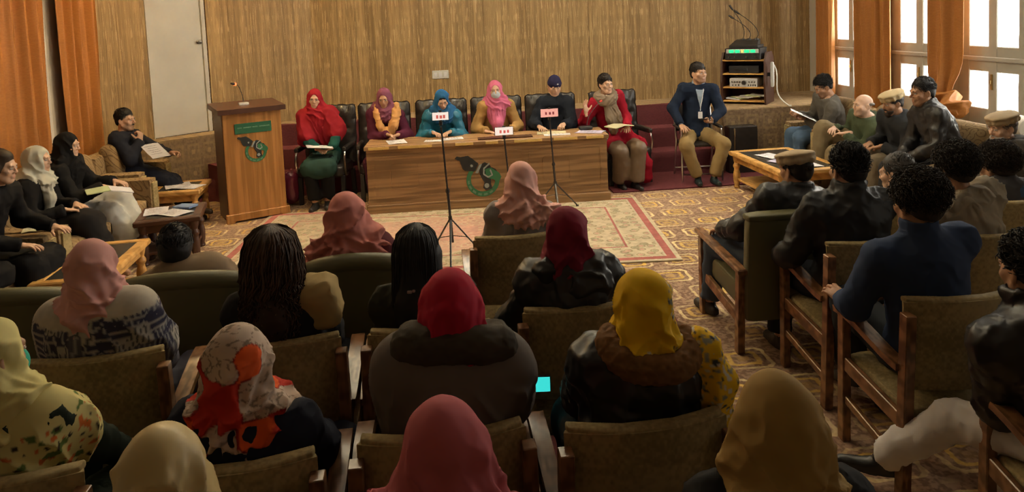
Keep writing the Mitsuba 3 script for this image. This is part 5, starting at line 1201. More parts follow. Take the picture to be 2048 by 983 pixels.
k = thing('notebook', 'open cream notebook in the lap of the woman in the red coat', 'notebook')
for s_ in (-1, 1): obj('page_block', tf(rcube((.15, .21, .014), .006, 4), rz(.5) @ rot((0, 1, 0), s_ * .12), (2.02 + s_ * .066, 8.66 + s_ * .036, .795)), 'yellow_paper', k, smooth=40)
# man in blazer
B = person('man in navy blazer and khaki trousers seated on the folding chair', (3.13, 8.99, 1.345), (3.10, 9.08, .585), PI - .06, 'm', 'mid', (.45, .04, 0), shape='m2', hands=[((.235, .22, .72), (-.05, .95, -.25), (0, .1, -1), 'rest', (.8, -.3, -.5)), ((-.12, .27, .755), (.75, .6, .05), (.3, .3, 1), 'grip', (-.8, -.2, -.6))], knees=[(.5, .5, .85), (-.5, .5, .85)], feet=[(.09, .40, .10), (-.10, .42, .10)])
jacket(B, 'navy_blazer', (.010, .017, .036), seed=15, fat=.026, collar=.02, folds=.005, cuff=.03); jacket(B, 'blue_shirt', (.20, .25, .32), seed=16, fat=.004, collar=.075, coll_r=.070, cuff=.008, folds=.003)
N, RT = B['N'], B['RT']
vq = hull([N + RT @ np.array(q) for q in ((-.055, .085, -.03), (.055, .085, -.03), (0, .150, -.26), (-.05, .11, -.05), (.05, .11, -.05), (0, .140, -.26), (.03, .13, -.12), (-.03, .13, -.12))]); obj('shirt_front', vq, 'cloth', B['key'], W=B['W'], color=(.22, .27, .34), smooth=False)
obj('lanyard', tube([N + RT @ np.array(q) for q in ((-.045, .10, -.03), (-.02, .145, -.16), (0, .158, -.26), (0, .165, -.30))], .005, 6), 'cloth', B['key'], W=B['W'], color=(.6, .6, .6), smooth=True)
obj('lanyard_card', tf(rcube((.055, .006, .085), .002, 3), None, N + RT @ np.array((0, .172, -.35))), 'cloth', B['key'], W=B['W'], color=(.62, .62, .64), smooth=True)
trousers(B, 'khaki_trousers', (.225, .155, .066), fat=.02, seed=17, cuff=.03, flare=.008); shoes(B, (.012, .022, .024)); hair(B, 'short', (.014, .011, .010), 8, 1.15, back=-.075, front=.060, vol=.004)
hand_thing = thing('smartphone', 'black smartphone held by the man in the navy blazer', 'phone'); obj('case', tf(rcube((.14, .075, .009), .004, 4), rz(.1) @ rot((1, 0, 0), -.3), (3.12, 8.745, .80)), 'black_plastic', hand_thing, smooth=40)

# ------------------------------------------------------------------ along the left wall
EAST, WEST = -PI / 2, PI / 2
B = person('woman in black at the left edge of the frame with brown hair', (-3.25, 5.62, 1.225), (-3.50, 5.62, .56), EAST, 'w', 'fair', (0, -.15, 0), hands=[((.12, .40, .67), (0, .95, -.1), (0, .1, -1), 'rest'), ((-.26, .44, .70), (.3, .9, -.1), (0, .1, -1), 'rest')])
jacket(B, 'black_coat', blk, seed=21, fat=.03); trousers(B, 'black_trousers', blk, seed=22, skirt=.5); shoes(B); hair(B, 'wavy', (.045, .028, .016), 9, 1, length=.22)
paper('yellowish paper on the sofa arm beside the black coated woman at the left edge', -3.34, 6.06, .645, .4, .10, .22, 'yellow_paper')
B = person('woman in white headscarf and black dress on the left sofa', (-3.52, 6.60, 1.11), (-3.64, 6.62, .55), EAST, 'w', 'fair', (0, -.05, 0), hands=lap(.68, .34), feet=[(.02, .66, .18, (.2, 1, -.35)), (-.06, .48, .085)], knees=[(-.1, .4, .9), (-.1, .5, .85)])
jacket(B, 'black_dress', blk, seed=23, fat=.03); trousers(B, 'black_skirt', (.012, .011, .012), seed=24, skirt=.55, fat=.03, cuff=.14); shoes(B, (.35, .2, .12))
hijab(B, (.47, .47, .40), 23, .011, front=.03, back=.04, freq=3.4, tail=[([(.03, .08, -.0), (.02, .15, -.16), (.04, .16, -.30)], [.045, .042, .036])])
B = person('woman in black headscarf and white trousers on the left sofa', (-3.54, 7.15, 1.14), (-3.64, 7.22, .55), EAST, 'w', 'fair', (0, -.10, 0), hands=[((.10, .40, .74), (-.2, .9, -.2), (0, .1, -1), 'rest'), ((-.14, .40, .74), (.2, .9, -.2), (0, .1, -1), 'rest')], feet=[(.05, .62, .085), (-.04, .64, .20, (.1, 1, -.3))])
jacket(B, 'black_dress', blk, seed=25, fat=.03); trousers(B, 'white_trousers', (.46, .46, .43), seed=26, fat=.045, flare=.02, cuff=.03, folds=.011); shoes(B, (.1, .06, .04)); hijab(B, blk, 25, .010, front=.12, back=.08)
k = thing('booklet', 'pale green and white magazine on the knees of the woman in black headscarf', 'booklet')
for s_, m in ((-1, 'paper_green'), (1, 'paper')): obj('cover', tf(rcube((.19, .26, .012), .005, 4), rz(.5) @ rot((0, 1, 0), s_ * .15 + .1), (-3.13 + .08 * s_, 6.98 + .05 * s_, .735 - .012 * s_)), m, k, smooth=40)
B = person('man in dark suit with moustache holding his chin on the left', (-3.62, 8.60, 1.185), (-3.60, 8.56, .60), EAST - .1, 'm', 'fair', (-.1, -.02, 0), shape='m3', hands=[((.03, .165, .955), (-.12, .0, .95), (-.2, -1, .1), 'fist', (.5, .3, -.9)), ((-.05, .46, .78), (-.1, .95, -.05), (.6, .2, -.6), 'grip')], feet=[(.0, .74, .20, (.1, 1, -.2)), (-.05, .62, .085)], knees=[(-.1, .4, .9), (-.1, .5, .85)])
jacket(B, 'dark_suit', (.011, .013, .022), seed=27, fat=.028, collar=.03); trousers(B, 'dark_trousers', (.012, .015, .028), seed=28, fat=.03, flare=.02); shoes(B, (.03, .018, .012)); hair(B, 'short', (.010, .009, .009), 10, 1.1, back=-.07, front=.07); beard(B, full=False)
paper('white sheet held up by the man in the dark suit on the left', -3.27, 8.46, .84, .9, .21, .27, tilt=.5)
t = thing('coat', 'grey shawl and black coat heaped on the near left sofa', 'coat')
v, f = rcube((.52, .56, .30), .14, 14); v = v * (1 + .5 * nz(v, 7, 3))[:, None]; obj('shawl_heap', tf((fold_cloth(v, f, .02, 9, 3), f), None, (-3.38, 4.86, .60)), 'cloth', t, color=shade_noise(v, (.125, .125, .12), .6, 3, 9), smooth=True)
v, f = rcube((.58, .50, .22), .10, 14); v = v * (1 + .4 * nz(v, 7, 5))[:, None]; obj('coat_heap', tf((fold_cloth(v, f, .02, 9, 6), f), None, (-3.36, 5.10, .53)), 'cloth', t, color=blk, smooth=True)

# ------------------------------------------------------------------ on the window sofas
B = person('man in grey sweater and blue jeans reading papers in the right corner', (4.58, 8.66, 1.125), (4.76, 8.78, .56), WEST - .15, 'm', 'tan', (.15, -.42, 0), hands=[((.05, .40, .76), (-.3, .9, .0), (-.5, .2, .8), 'grip'), ((-.16, .38, .74), (.4, .85, .0), (0, .2, 1), 'grip')], feet=[(.16, .50, .085), (-.12, .48, .085)])
jacket(B, 'grey_sweater', (.085, .078, .066), seed=31, fat=.034, collar=.03); trousers(B, 'blue_jeans', (.075, .125, .20), seed=32, fat=.022); shoes(B); hair(B, 'tousled', (.010, .009, .009), 31, 1.2, back=-.07, front=.06)
paper('white printed papers held by the man in the grey sweater', 4.30, 8.62, .80, 1.2, .22, .30, tilt=.45)
obj('printed_picture', tf(cbox((.0, -.05, .008), (.13, .12, .003), ch=.001), rz(1.2) @ rot((1, 0, 0), .45), (4.30, 8.62, .803)), 'dark_cover', USED and [q for q in labels if q.startswith('paper_sheet')][-1])
B = person('bald man in green jacket leaning back on the window sofa', (4.50, 7.66, 1.02), (4.62, 7.78, .55), WEST, 'm', 'fair', (.05, .05, 0), shape='m2', hands=[((.16, .30, .74), (-.7, .6, -.1), (0, .1, -1), 'rest'), ((-.10, .30, .72), (.7, .6, -.1), (0, .1, -1), 'rest')], feet=[(.26, .42, .30, (.9, .4, -.2)), (-.12, .50, .085)], knees=[(.3, .5, .85), (-.1, .5, .85)])
jacket(B, 'green_jacket', (.055, .072, .040), seed=33, fat=.036, collar=.04); trousers(B, 'khaki_trousers', (.175, .135, .075), seed=34, fat=.034, flare=.02); shoes(B, (.05, .035, .02))
Fh = Field((-.12, -.15, -.1), (.12, .05, .06), .006)
for q in (-1, 1): Fh.chain([(q * .074, .0, .012), (q * .074, -.05, .02), (q * .04, -.098, .015), (0, -.106, .012)], [.008, .014, .014, .014], .015)
headpart(B, 'hair_fringe', Fh.mesh(), 'hair', (.16, .14, .12))
B = person('bearded man in cream wool cap and dark jacket between two men on the window sofa', (4.46, 7.06, 1.115), (4.70, 7.16, .55), WEST, 'm', 'tan', (.05, -.22, 0), hands=lap(.68, .36), feet=[(.12, .52, .085), (-.12, .50, .085)])
jacket(B, 'dark_jacket', (.022, .024, .027), seed=35, fat=.036, collar=.05); trousers(B, 'beige_trousers', (.155, .125, .085), seed=36, fat=.04, flare=.02); shoes(B, (.04, .03, .02)); pakol(B, (.42, .33, .19)); beard(B, (.025, .018, .014)); hair(B, 'short', (.02, .016, .013), 33, .8, back=-.07, front=.05, cap=True)
obj('pocket_patch', tf(rcube((.06, .008, .05), .003, 3), B['RT'], B['C'] + np.array([.07, .148, .08])), 'cloth', B['key'], W=B['W'], color=(.5, .48, .42), smooth=True)
B = person('man in black leather jacket with thick black hair sitting upright on the window sofa', (4.44, 6.56, 1.275), (4.66, 6.50, .56), WEST - .1, 'm', 'tan', (.05, -.10, 0), s=1.04, shape='m3', hands=[((.10, .40, .66), (-.6, .75, -.2), (0, .1, -1), 'grip'), ((-.06, .40, .66), (.6, .75, -.2), (0, .1, -1), 'grip')], feet=[(.16, .50, .085), (-.14, .48, .085)])
jacket(B, 'leather_jacket', (.014, .014, .015), 'leather_wear', seed=37, fat=.036, collar=.085, folds=.010); trousers(B, 'black_trousers', (.02, .021, .024), seed=38, fat=.032); shoes(B); hair(B, 'short', (.010, .009, .009), 34, 1.25, back=-.07, front=.075)
B = person('old man in wool cap with white beard and dark coat at the right edge', (4.40, 5.50, 1.095), (4.62, 5.42, .55), WEST + .05, 'm', 'fair', (.0, -.12, 0), hands=lap(.68, .36))
jacket(B, 'dark_coat', (.04, .036, .030), seed=39, fat=.038, collar=.05); trousers(B, 'brown_trousers', (.09, .07, .05), seed=40, fat=.036); shoes(B); pakol(B, (.33, .255, .16)); beard(B, (.30, .27, .24)); hair(B, 'short', (.15, .13, .12), 35, .8, back=-.08, front=.05, cap=True)
# ------------------------------------------------------------------ the audience, seen from behind
def p_patch(v, q, az):   # patchwork of dark and pale stripes and blocks
    u, w = az / .33 + 40, v[:, 2] / .085 + 40; i, j = np.floor(u), np.floor(w + .5 * (np.floor(u) % 2)); fu, fw = u - i, (w + .5 * (i % 2)) - j
    h = np.mod(np.sin(i * 12.9 + j * 78.2) * 43758.5, 1); c = np.where(h[:, None] < .42, np.array([.035, .034, .062]), np.where(h[:, None] < .72, np.array([.085, .082, .11]), np.array([.33, .31, .28])))
    st = (np.mod(fu * 4, 1) < .3) & (h > .2); c = np.where(st[:, None], np.where(h[:, None] > .65, .05, .26) * np.ones(3), c)
    st2 = (np.mod(fw * 3, 1) < .28) & (h < .35); c = np.where(st2[:, None], np.array([.27, .25, .23]), c)
    top = q[:, 2] > -.015 + .012 * np.sin(az * 3); c = np.where(top[:, None], np.array([.40, .36, .30]), c); return c * (1 + .3 * nz(v, 50, 3))[:, None]
def p_orange(v, q, az):  # large orange and red petals on off-white
    a, b = nz(v, 9.5, 5, 1) + .06, nz(v, 9.5, 17, 1); c = np.tile(np.array([.46, .36, .29]), (len(v), 1))
    c = np.where((np.abs(nz(v, 30, 2, 2)) < .03)[:, None], np.array([.20, .15, .11]), c)
    c = np.where((a > .03)[:, None], np.array([.42, .030, .018]), c); c = np.where(((a > .03) & (b > .06))[:, None], np.array([.62, .095, .022]), c)
    c = np.where(((a > .03) & (a < .05))[:, None], np.array([.22, .012, .01]), c); c = np.where((nz(v, 9, 31, 2) > .27)[:, None], np.array([.03, .022, .02]), c); return c
def p_yellow(v, q, az):  # yellow with grey and white blossom sprays
    c = np.tile(np.array([.62, .385, .012]), (len(v), 1)) * (1 + .15 * nz(v, 20, 2))[:, None]
    s = nz(v, 4.5, 8, 2) + .16 * sst(.02, .06, q[:, 0]) + .10 * sst(-.06, -.10, q[:, 2]); a = nz(v, 58, 3, 1); b = nz(v, 75, 9, 1)
    on = s > .075; c = np.where((on & (a > .22))[:, None], np.array([.50, .50, .46]), c); c = np.where((on & (b > .24))[:, None], np.array([.035, .04, .05]), c); c = np.where((on & (a < -.22))[:, None], np.array([.20, .20, .16]), c); return c
def p_cream(v, q, az):   # pale yellow with a band of red and green flowers near the hem
    c = np.tile(np.array([.56, .50, .22]), (len(v), 1)) * (1 + .15 * nz(v, 20, 2))[:, None]
    band = (q[:, 2] < -.20) & (q[:, 2] > -.40); a = nz(v, 46, 3, 1); b = nz(v, 40, 19, 1)
    c = np.where((band & (a > .2))[:, None], np.array([.50, .13, .03]), c); c = np.where((band & (b > .22))[:, None], np.array([.10, .16, .04]), c); c = np.where((band & (a < -.3))[:, None], np.array([.04, .03, .02]), c)
    rim = (np.abs(q[:, 2] + .44) < .012); c = np.where(rim[:, None], np.array([.05, .10, .06]), c); return c
aud = dict(near=1.15)
def sit(x, back): return (x, back + .235, .555)
# row at the rug
B = person('woman in pale pink headscarf seated nearest the rug', (.405, 4.36, 1.165), (.38, 4.42, .555), .0, 'w', look=(-.05, -.05, 0), **aud)
jacket(B, 'grey_shirt', (.23, .21, .20), seed=41, fat=.022); trousers(B, 'grey_trousers', (.2, .18, .17), seed=42); shoes(B); hijab(B, (.66, .375, .315), 41, .013, front=.12, back=.05, freq=2.2, tilt=20, tail=[([(.06, -.03, .02), (.16, -.03, -.03), (.19, .02, -.16), (.18, .05, -.26)], [.06, .062, .055, .045])])
B = person('woman in salmon pink headscarf in the round tub chair', (-.58, 4.0, 1.11), (-.50, 4.12, .57), .05, 'w', look=(-.15, -.05, 0), **aud)
jacket(B, 'maroon_shirt', (.10, .022, .028), seed=43, fat=.03); trousers(B, 'maroon_trousers', (.09, .02, .026), seed=44, skirt=.4); shoes(B)
hijab(B, (.45, .17, .145), 42, .016, front=.10, back=.04, big=1.13, freq=1.7, tilt=26, side=-1, drape=.85, tent=.5, tail=[([(-.10, -.02, .02), (-.20, .0, -.10), (-.22, .05, -.25)], [.075, .07, .055])])
B = person('woman with short black hair and beige shawl in the left tub chair', (-1.505, 4.06, .98), (-1.42, 4.18, .54), .1, 'w', look=(.1, -.3, 0), **aud)
jacket(B, 'beige_jacket', (.17, .12, .075), seed=45, fat=.03); trousers(B, 'beige_trousers', (.15, .11, .07), seed=46); shoes(B); hair(B, 'short', (.010, .010, .012), 43, 1.0, back=-.15, front=.0, vol=.010); shawl(B, 'beige_shawl', (.19, .135, .085), 44, .04, .014, .7)
# second row
B = person('woman in dusty pink headscarf and patchwork shawl', (-1.49, 3.12, 1.20), (-1.45, 3.19, .555), .0, 'w', look=(.05, 0, 0), near=1.3, hands=lap(.64, .24, .08))
jacket(B, 'grey_shirt', (.1, .1, .12), seed=47, fat=.02); trousers(B, 'grey_trousers', (.06, .06, .08), seed=48); shoes(B); shawl(B, 'patchwork_shawl', (.1, .1, .12), 47, .016, .008, .7, pattern=p_patch, low=.46); hijab(B, (.52, .27, .245), 45, .012, front=.10, back=.02, drape=.35, freq=2.0, tilt=18)
B = person('woman with long wavy brown hair and black top', (-.77, 3.13, 1.18), (-.72, 3.20, .555), .0, 'w', look=(.1, 0, 0), near=1.25)
jacket(B, 'black_top', (.012, .012, .013), seed=49, fat=.03); trousers(B, 'black_trousers', blk, seed=50); shoes(B); hair(B, 'wavy', (.045, .025, .014), 44, 1.1, length=.44, vol=.020, n_locks=900)
v, f = rcube((.24, .18, .22), .06, 12, .01); obj('cream_wrap', tf((fold_cloth(v, f, .006, 14, 2), f), B['RT'], B['S'][0] + np.array([.0, -.01, -.01])), 'cloth', B['key'], W=B['W'], color=shade_noise(v, (.34, .25, .11), .2, 3), smooth=True)
headpart(B, 'hair_clip', tf(rcube((.05, .02, .025), .009, 5), rz(.3), (-.04, -.122, .035)), 'satin', (.20, .12, .05))
B = person('woman with long straight black hair and small clip', (-.165, 3.15, 1.15), (-.12, 3.22, .555), .0, 'w', look=(-.15, -.05, 0), near=1.25)
jacket(B, 'dark_olive_coat', (.022, .022, .014), seed=51, fat=.032); trousers(B, 'black_trousers', blk, seed=52); shoes(B); hair(B, 'straight', (.010, .010, .011), 45, 1.0, length=.40, vol=.006)
headpart(B, 'hair_clip', tf(cat(rcube((.022, .012, .014), .005, 4), tf(rcube((.014, .012, .012), .005, 4), None, (.018, 0, .004))), None, (-.01, -.165, -.12)), 'satin', (.30, .22, .20))
B = person('woman in dark red headscarf and black padded jacket', (.50, 3.24, 1.16), (.53, 3.30, .555), .0, 'w', look=(-.05, -.02, 0), near=1.2, hands=[((.12, .34, .64), (-.4, .9, -.2), (0, .1, -1), 'rest'), ((-.24, .30, .66), (.3, .9, .3), (.3, .1, -1), 'grip')])
jacket(B, 'padded_jacket', (.012, .013, .014), 'leather_wear', seed=53, fat=.042, collar=.05, coll_r=.095, puff=.010, seg=.11, folds=.012); trousers(B, 'black_trousers', blk, seed=54); shoes(B); hijab(B, (.165, .014, .030), 46, .012, front=.08, back=.0, drape=.2, big=1.1, freq=2.3, tilt=12)
N, RT = B['N'], B['RT']; Fc = Field(N - .28, N + .28, .010); Fc.cap(N + RT @ np.array([-.10, -.05, .025]), N + RT @ np.array([.10, -.05, .025]), .055, None, .04); Fc.cap(N + RT @ np.array([.02, -.10, -.02]), N + RT @ np.array([.12, -.09, -.03]), .060, .055, .05)
for q in (-1, 1): Fc.cap(N + RT @ np.array([q * .11, -.03, .03]), N + RT @ np.array([q * .07, .08, .015]), .042, .036, .04)
v, f = Fc.mesh(); obj('hood', (fold_cloth(v, f, .012, 12, 5), f), 'leather_wear', B['key'], W=B['W'], color=shade_noise(v, (.014, .015, .016), .3, 3), smooth=True)
# third row
B = person('woman in crimson headscarf and grey wool shawl', (-.025, 2.39, 1.20), (-.06, 2.44, .555), .0, 'w', look=(-.12, -.03, 0), near=1.35, hands=[((.20, .42, .62), (-.3, .9, 0), (0, .1, -1), 'grip'), ((-.10, .34, .64), (.4, .9, 0), (0, .1, -1), 'rest')])
jacket(B, 'dark_coat', (.03, .03, .035), seed=55, fat=.03); trousers(B, 'dark_trousers', (.02, .025, .05), seed=56); shoes(B); shawl(B, 'grey_shawl', (.115, .098, .088), 48, .050, .010, 1.0, low=.55); hijab(B, (.36, .014, .036), 47, .012, front=.06, back=.0, drape=.1, freq=2.0, tilt=14, side=-1, big=1.13)
Fc = Field(B['N'] - .25, B['N'] + .25, .009); RTn = lambda *p: B['N'] + B['RT'] @ np.array(p)
for a_, b_, r_ in (((-.14, -.03, .062), (.14, -.03, .062), .056), ((-.08, -.065, .075), (.08, -.065, .075), .054), ((-.13, .04, .045), (-.06, .11, .0), .045), ((.13, .04, .045), (.06, .11, .0), .045), ((-.15, -.02, .045), (-.13, .04, .045), .045), ((.15, -.02, .045), (.13, .04, .045), .045)): Fc.cap(RTn(*a_), RTn(*b_), r_, None, .05)
v, f = Fc.mesh(); v = v + normals(v, f) * (.010 * nz(v, 60, 3, 2) + .008 * nz(v, 14, 5))[:, None]; obj('fur_collar', (v, f), 'cloth', B['key'], W=B['W'], color=shade_noise(v, (.050, .042, .030), .8, 3, 60), smooth=True)
k = thing('smartphone', 'phone in turquoise case held to the right of the grey shawl', 'phone'); Wq = M4(rz(-.1) @ rot((1, 0, 0), .5), (.295, 2.98, .615)); obj('case', tf(rcube((.145, .014, .105), .0065, 5), None), 'black_plastic', k, W=Wq, smooth=40)
q = obj('screen', tf(rcube((.138, .004, .098), .0018, 4), None, (0, -.0065, 0)), 'screen_glass', k, W=Wq); scene[q]['emitter'] = glow((.012, .19, .175))
k = thing('smartphone', 'small phone with pink case behind the crimson headscarf', 'phone'); Wq = M4(rot((1, 0, 0), .3), (.19, 3.47, .62)); obj('case', tf(rcube((.05, .01, .10), .005, 5), None), 'lilac_paper', k, W=Wq, smooth=40); q = obj('screen', cbox((-.018, -.006, 0), (.010, .002, .09)), 'screen_print', k, W=Wq); scene[q]['emitter'] = glow((.25, .04, .04))
B = person('woman in yellow flowered headscarf and black padded jacket with brown fur', (.605, 2.33, 1.175), (.57, 2.44, .555), .0, 'w', look=(.08, -.03, .04), near=1.4)
jacket(B, 'padded_jacket', (.008, .008, .009), 'leather_wear', seed=57, fat=.048, collar=.03, puff=.012, seg=.10, folds=.010); trousers(B, 'black_trousers', blk, seed=58); shoes(B)
hijab(B, (.6, .38, .01), 50, .013, front=.08, back=.0, drape=.15, big=1.08, freq=1.8, tilt=20, pattern=p_yellow, hcell=.006, name='yellow_headscarf')
N, RT = B['N'], B['RT']; Ft = Field(N - (.1, .25, .5), N + (.42, .25, .15), .008); Ft.chain([N + RT @ np.array(q) for q in ((.10, .05, .02), (.17, -.02, .035), (.215, -.06, -.06), (.225, -.075, -.22), (.22, -.06, -.36))], [.045, .06, .066, .066, .06], .04); v, f = Ft.mesh()
t_ = (v - N) @ RT; v = v + normals(v, f) * (.010 * np.clip(1 - np.abs(np.sin(42 * t_[:, 0] + 4 * nz(v, 8, 3))), 0, 1) - .003)[:, None]; obj('scarf_end', (v, f), 'cloth', B['key'], W=B['W'], color=p_yellow(v, t_ * (0, 0, 0) + (.045, 0, 0), 0), smooth=True)
Fc = Field(N - .25, N + .25, .008); a = np.linspace(-.5, 2 * PI - 2.64, 16)
for i in range(15):
    p = [N + RT @ np.array([.130 * math.cos(t + PI), .110 * math.sin(t + PI) - .012, .048]) for t in (a[i], a[i + 1])]; Fc.cap(p[0], p[1], .042, None, .02)
v, f = Fc.mesh(); v = v + normals(v, f) * (.014 * nz(v, 70, 3, 2) + .008 * nz(v, 20, 5))[:, None]; obj('fur_collar', (v, f), 'cloth', B['key'], W=B['W'], color=shade_noise(v, (.15, .075, .028), .9, 3, 70), smooth=True)
B = person('woman in orange and off-white flowered headscarf', (-.685, 2.29, 1.105), (-.69, 2.42, .55), -.15, 'w', look=(-.15, -.12, 0), near=1.4)
jacket(B, 'navy_coat', (.013, .016, .030), seed=59, fat=.034); trousers(B, 'navy_trousers', (.013, .016, .03), seed=60); shoes(B)
hijab(B, (.5, .2, .1), 51, .014, front=.12, back=.22, big=1.08, drape=.62, freq=2.0, tilt=18, pattern=p_orange, hcell=.006, side=-1)
B = person('woman in cream headscarf with flowered hem at the left edge', (-1.435, 2.33, 1.185), (-1.40, 2.40, .555), -.1, 'w', look=(-.35, -.05, 0), near=1.35)
Fm = Field((-.10, .0, -.14), (.10, .15, .04), .006); Fm.ell((0, .045, -.052), (.066, .064, .055), k=.02); Fm.ell((0, .085, -.045), (.032, .028, .036), k=.03); Fm.clip((0, .03, 0), (0, -1, 0), .006); headpart(B, 'face_mask', Fm.mesh(), 'cloth', (.04, .33, .24))
jacket(B, 'dark_green_coat', (.02, .03, .022), seed=61, fat=.03); trousers(B, 'dark_trousers', (.02, .03, .02), seed=62); shoes(B)
shawl(B, 'flowered_shawl', (.5, .45, .2), 62, .008, .012, .5, pattern=lambda v, q, az: p_cream(v, q - np.array([0, 0, .16]), az), low=.33, hcell=.007); hijab(B, (.55, .49, .215), 52, .012, front=.10, back=.06, drape=.6, freq=2.2, tilt=18)
# last row, at the bottom of the picture
B = person('woman in plain cream satin headscarf at the bottom left', (-.69, 1.68, 1.145), (-.67, 1.64, .555), .0, 'w', look=(.1, -.03, 0), near=1.4)
jacket(B, 'brown_coat', (.05, .035, .02), seed=63, fat=.03); trousers(B, 'brown_trousers', (.05, .035, .02), seed=64); shoes(B); hijab(B, (.48, .37, .17), 53, .010, 'satin', front=.12, back=.12, drape=.6, freq=2.0, tilt=12, side=-1, tent=.4)
B = person('woman in rose pink headscarf at the bottom middle', (-.05, 1.61, 1.18), (-.05, 1.62, .555), .0, 'w', look=(-.1, -.03, 0), near=1.4)
jacket(B, 'rose_dress', (.15, .03, .035), seed=65, fat=.03); trousers(B, 'rose_trousers', (.15, .03, .04), seed=66); shoes(B); hijab(B, (.38, .095, .11), 54, .012, front=.14, back=.14, drape=.5, freq=1.6, tilt=10, tent=.5)
B = person('woman in mustard headscarf at the bottom right', (.72, 1.60, 1.18), (.72, 1.62, .555), .0, 'w', look=(-.05, -.03, 0), near=1.4)
jacket(B, 'black_coat', blk, seed=67, fat=.03); trousers(B, 'black_trousers', blk, seed=68); shoes(B); hijab(B, (.30, .195, .065), 55, .010, front=.12, back=.12, drape=.3, freq=1.5, tilt=9, side=-1, tent=.1)
# men on the window side
B = person('man in flat wool cap and black quilted jacket in the vinyl armchair', (2.15, 4.42, 1.115), (2.06, 4.49, .55), .15, 'm', 'tan', look=(.25, -.1, 0), near=1.15, hands=[((.12, .36, .66), (-.4, .9, -.2), (0, .1, -1), 'rest'), ((-.24, .30, .66), (.2, .9, -.3), (0, .1, -1), 'rest')], feet=[(.10, .50, .085), (-.22, .50, .085)])
jacket(B, 'quilted_jacket', (.018, .021, .025), seed=71, fat=.042, collar=.085, puff=.012, seg=.085, mat_='satin'); trousers(B, 'blue_jeans', (.055, .075, .105), seed=72, fat=.025); shoes(B); hair(B, 'short', (.016, .012, .010), 71, .9, back=-.085, front=.05, cap=True); pakol(B, (.34, .265, .17))
B = person('man in plain black jacket with short black hair, back to the viewer', (2.18, 3.87, 1.225), (2.20, 3.90, .56), .0, 'm', 'mid', look=(.1, -.05, 0), near=1.2, s=1.03, hands=[((.12, .34, .66), (-.4, .9, -.2), (0, .1, -1), 'rest'), ((-.26, .28, .66), (.3, .9, -.2), (0, .1, -1), 'rest')], feet=[(.12, .46, .085), (-.20, .44, .085)])
jacket(B, 'black_jacket', (.016, .018, .020), 'coat_cloth', seed=73, fat=.042, collar=.105, folds=.011); trousers(B, 'dark_trousers', (.018, .020, .024), seed=74, fat=.025); shoes(B); hair(B, 'tousled', (.010, .009, .009), 72, 1.1, back=-.07, front=.07)
B = person('man with greying dark hair half hidden behind the curly haired man', (2.82, 4.42, 1.045), (2.80, 4.49, .55), .2, 'm', 'fair', look=(.35, -.1, 0), near=1.1)
jacket(B, 'olive_jacket', (.05, .05, .035), seed=75, fat=.035); trousers(B, 'dark_trousers', (.03, .03, .03), seed=76); shoes(B); hair(B, 'short', (.055, .052, .050), 73, 1.1, back=-.08, front=.06)
B = person('man in navy blazer with curly black hair and a wrist watch', (2.04, 3.05, 1.25), (2.11, 3.09, .56), .05, 'm', 'tan', look=(.1, -.08, 0), near=1.35, s=1.02, hands=[((.14, .34, .66), (-.4, .9, -.2), (0, .1, -1), 'rest'), ((-.20, .32, .685), (-.1, .95, .25), (.3, -.1, -1), 'rest')], feet=[(.12, .44, .085), (-.02, .56, .20, (0, 1, -.3))])
jacket(B, 'navy_blazer', (.027, .044, .092), seed=77, fat=.030, collar=.095, folds=.006, cuff=.02); trousers(B, 'dark_trousers', (.022, .026, .03), seed=78, fat=.025); shoes(B); hair(B, 'curly', (.024, .018, .014), 74, 1.25, back=-.075, front=.07, vol=.006)
w_ = B['wr'][1]; d_ = w_ - B['el'][1]; d_ /= np.linalg.norm(d_); obj('wrist_watch', tube([w_ - d_ * .018, w_ + d_ * .006], .031, 14), 'leather_wear', B['key'], W=B['W'], color=(.02, .02, .02), smooth=True)
B = person('man in grey brown hooded jacket with curly dark hair', (2.77, 3.82, 1.205), (2.88, 3.85, .555), .1, 'm', 'tan', look=(.1, -.05, 0), near=1.2)
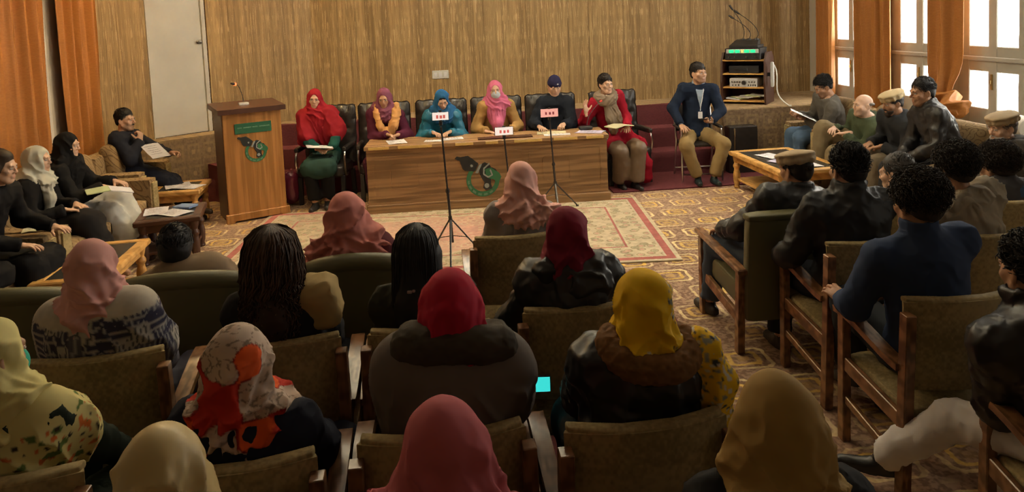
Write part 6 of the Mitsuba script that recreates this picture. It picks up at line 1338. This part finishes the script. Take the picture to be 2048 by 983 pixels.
jacket(B, 'hooded_jacket', (.25, .215, .16), seed=79, fat=.045, collar=.03, folds=.012); trousers(B, 'grey_trousers', (.1, .09, .07), seed=80); shoes(B); hair(B, 'curly', (.022, .017, .014), 75, 1.2, back=-.08, front=.07, vol=.006)
Fc = Field(B['N'] - .25, B['N'] + .25, .009); N, RT = B['N'], B['RT']
Fc.cap(N + RT @ np.array([-.09, -.06, .0]), N + RT @ np.array([.09, -.06, .0]), .060, None, .04); Fc.ell(N + RT @ np.array([0, -.10, -.07]), (.11, .05, .08), k=.05); v, f = Fc.mesh(); obj('hood', (fold_cloth(v, f, .010, 11, 3), f), 'cloth', B['key'], W=B['W'], color=shade_noise(v, (.25, .215, .16), .2, 3), smooth=True)
B = person('man with bushy dark hair and blue collar at the right edge', (3.47, 4.39, 1.065), (3.49, 4.42, .55), .2, 'm', 'tan', look=(.2, -.05, 0), near=1.1)
jacket(B, 'grey_jacket', (.05, .048, .05), seed=81, fat=.04, collar=0); jacket(B, 'blue_hoodie', (.035, .075, .13), seed=82, fat=.030, collar=.055, coll_r=.105); trousers(B, 'dark_trousers', (.03, .03, .03), seed=83); shoes(B); hair(B, 'curly', (.025, .018, .014), 76, 1.25, back=-.08, front=.07, vol=.010)
B = person('man in black padded jacket and pale trousers with one leg crossed over', (2.085, 2.47, 1.145), (2.19, 2.28, .56), -.05, 'm', 'tan', look=(.15, -.1, 0), near=1.35, hands=[((.12, .30, .72), (-.5, .8, -.2), (0, .1, -1), 'rest'), ((-.02, .34, .72), (.4, .8, -.2), (0, .1, -1), 'rest')], feet=[(.02, .42, .085), (-.40, .66, .16, (-.75, .55, -.12))], knees=[(.1, .5, .85), (.0, .3, .95)])
jacket(B, 'padded_jacket', (.009, .009, .010), 'leather_wear', seed=84, fat=.042, collar=.10, puff=.012, seg=.09, folds=.010); trousers(B, 'pale_trousers', (.58, .56, .55), seed=85, fat=.012, flare=.010, cuff=.02, folds=.008); shoes(B, (.012, .013, .015), big=1.15); hair(B, 'tousled', (.010, .009, .009), 77, 1.15, back=-.08, front=.07)
paper('white paper beside the woman with short black hair in the left tub chair', -1.13, 4.10, .70, .4, .12, .2)
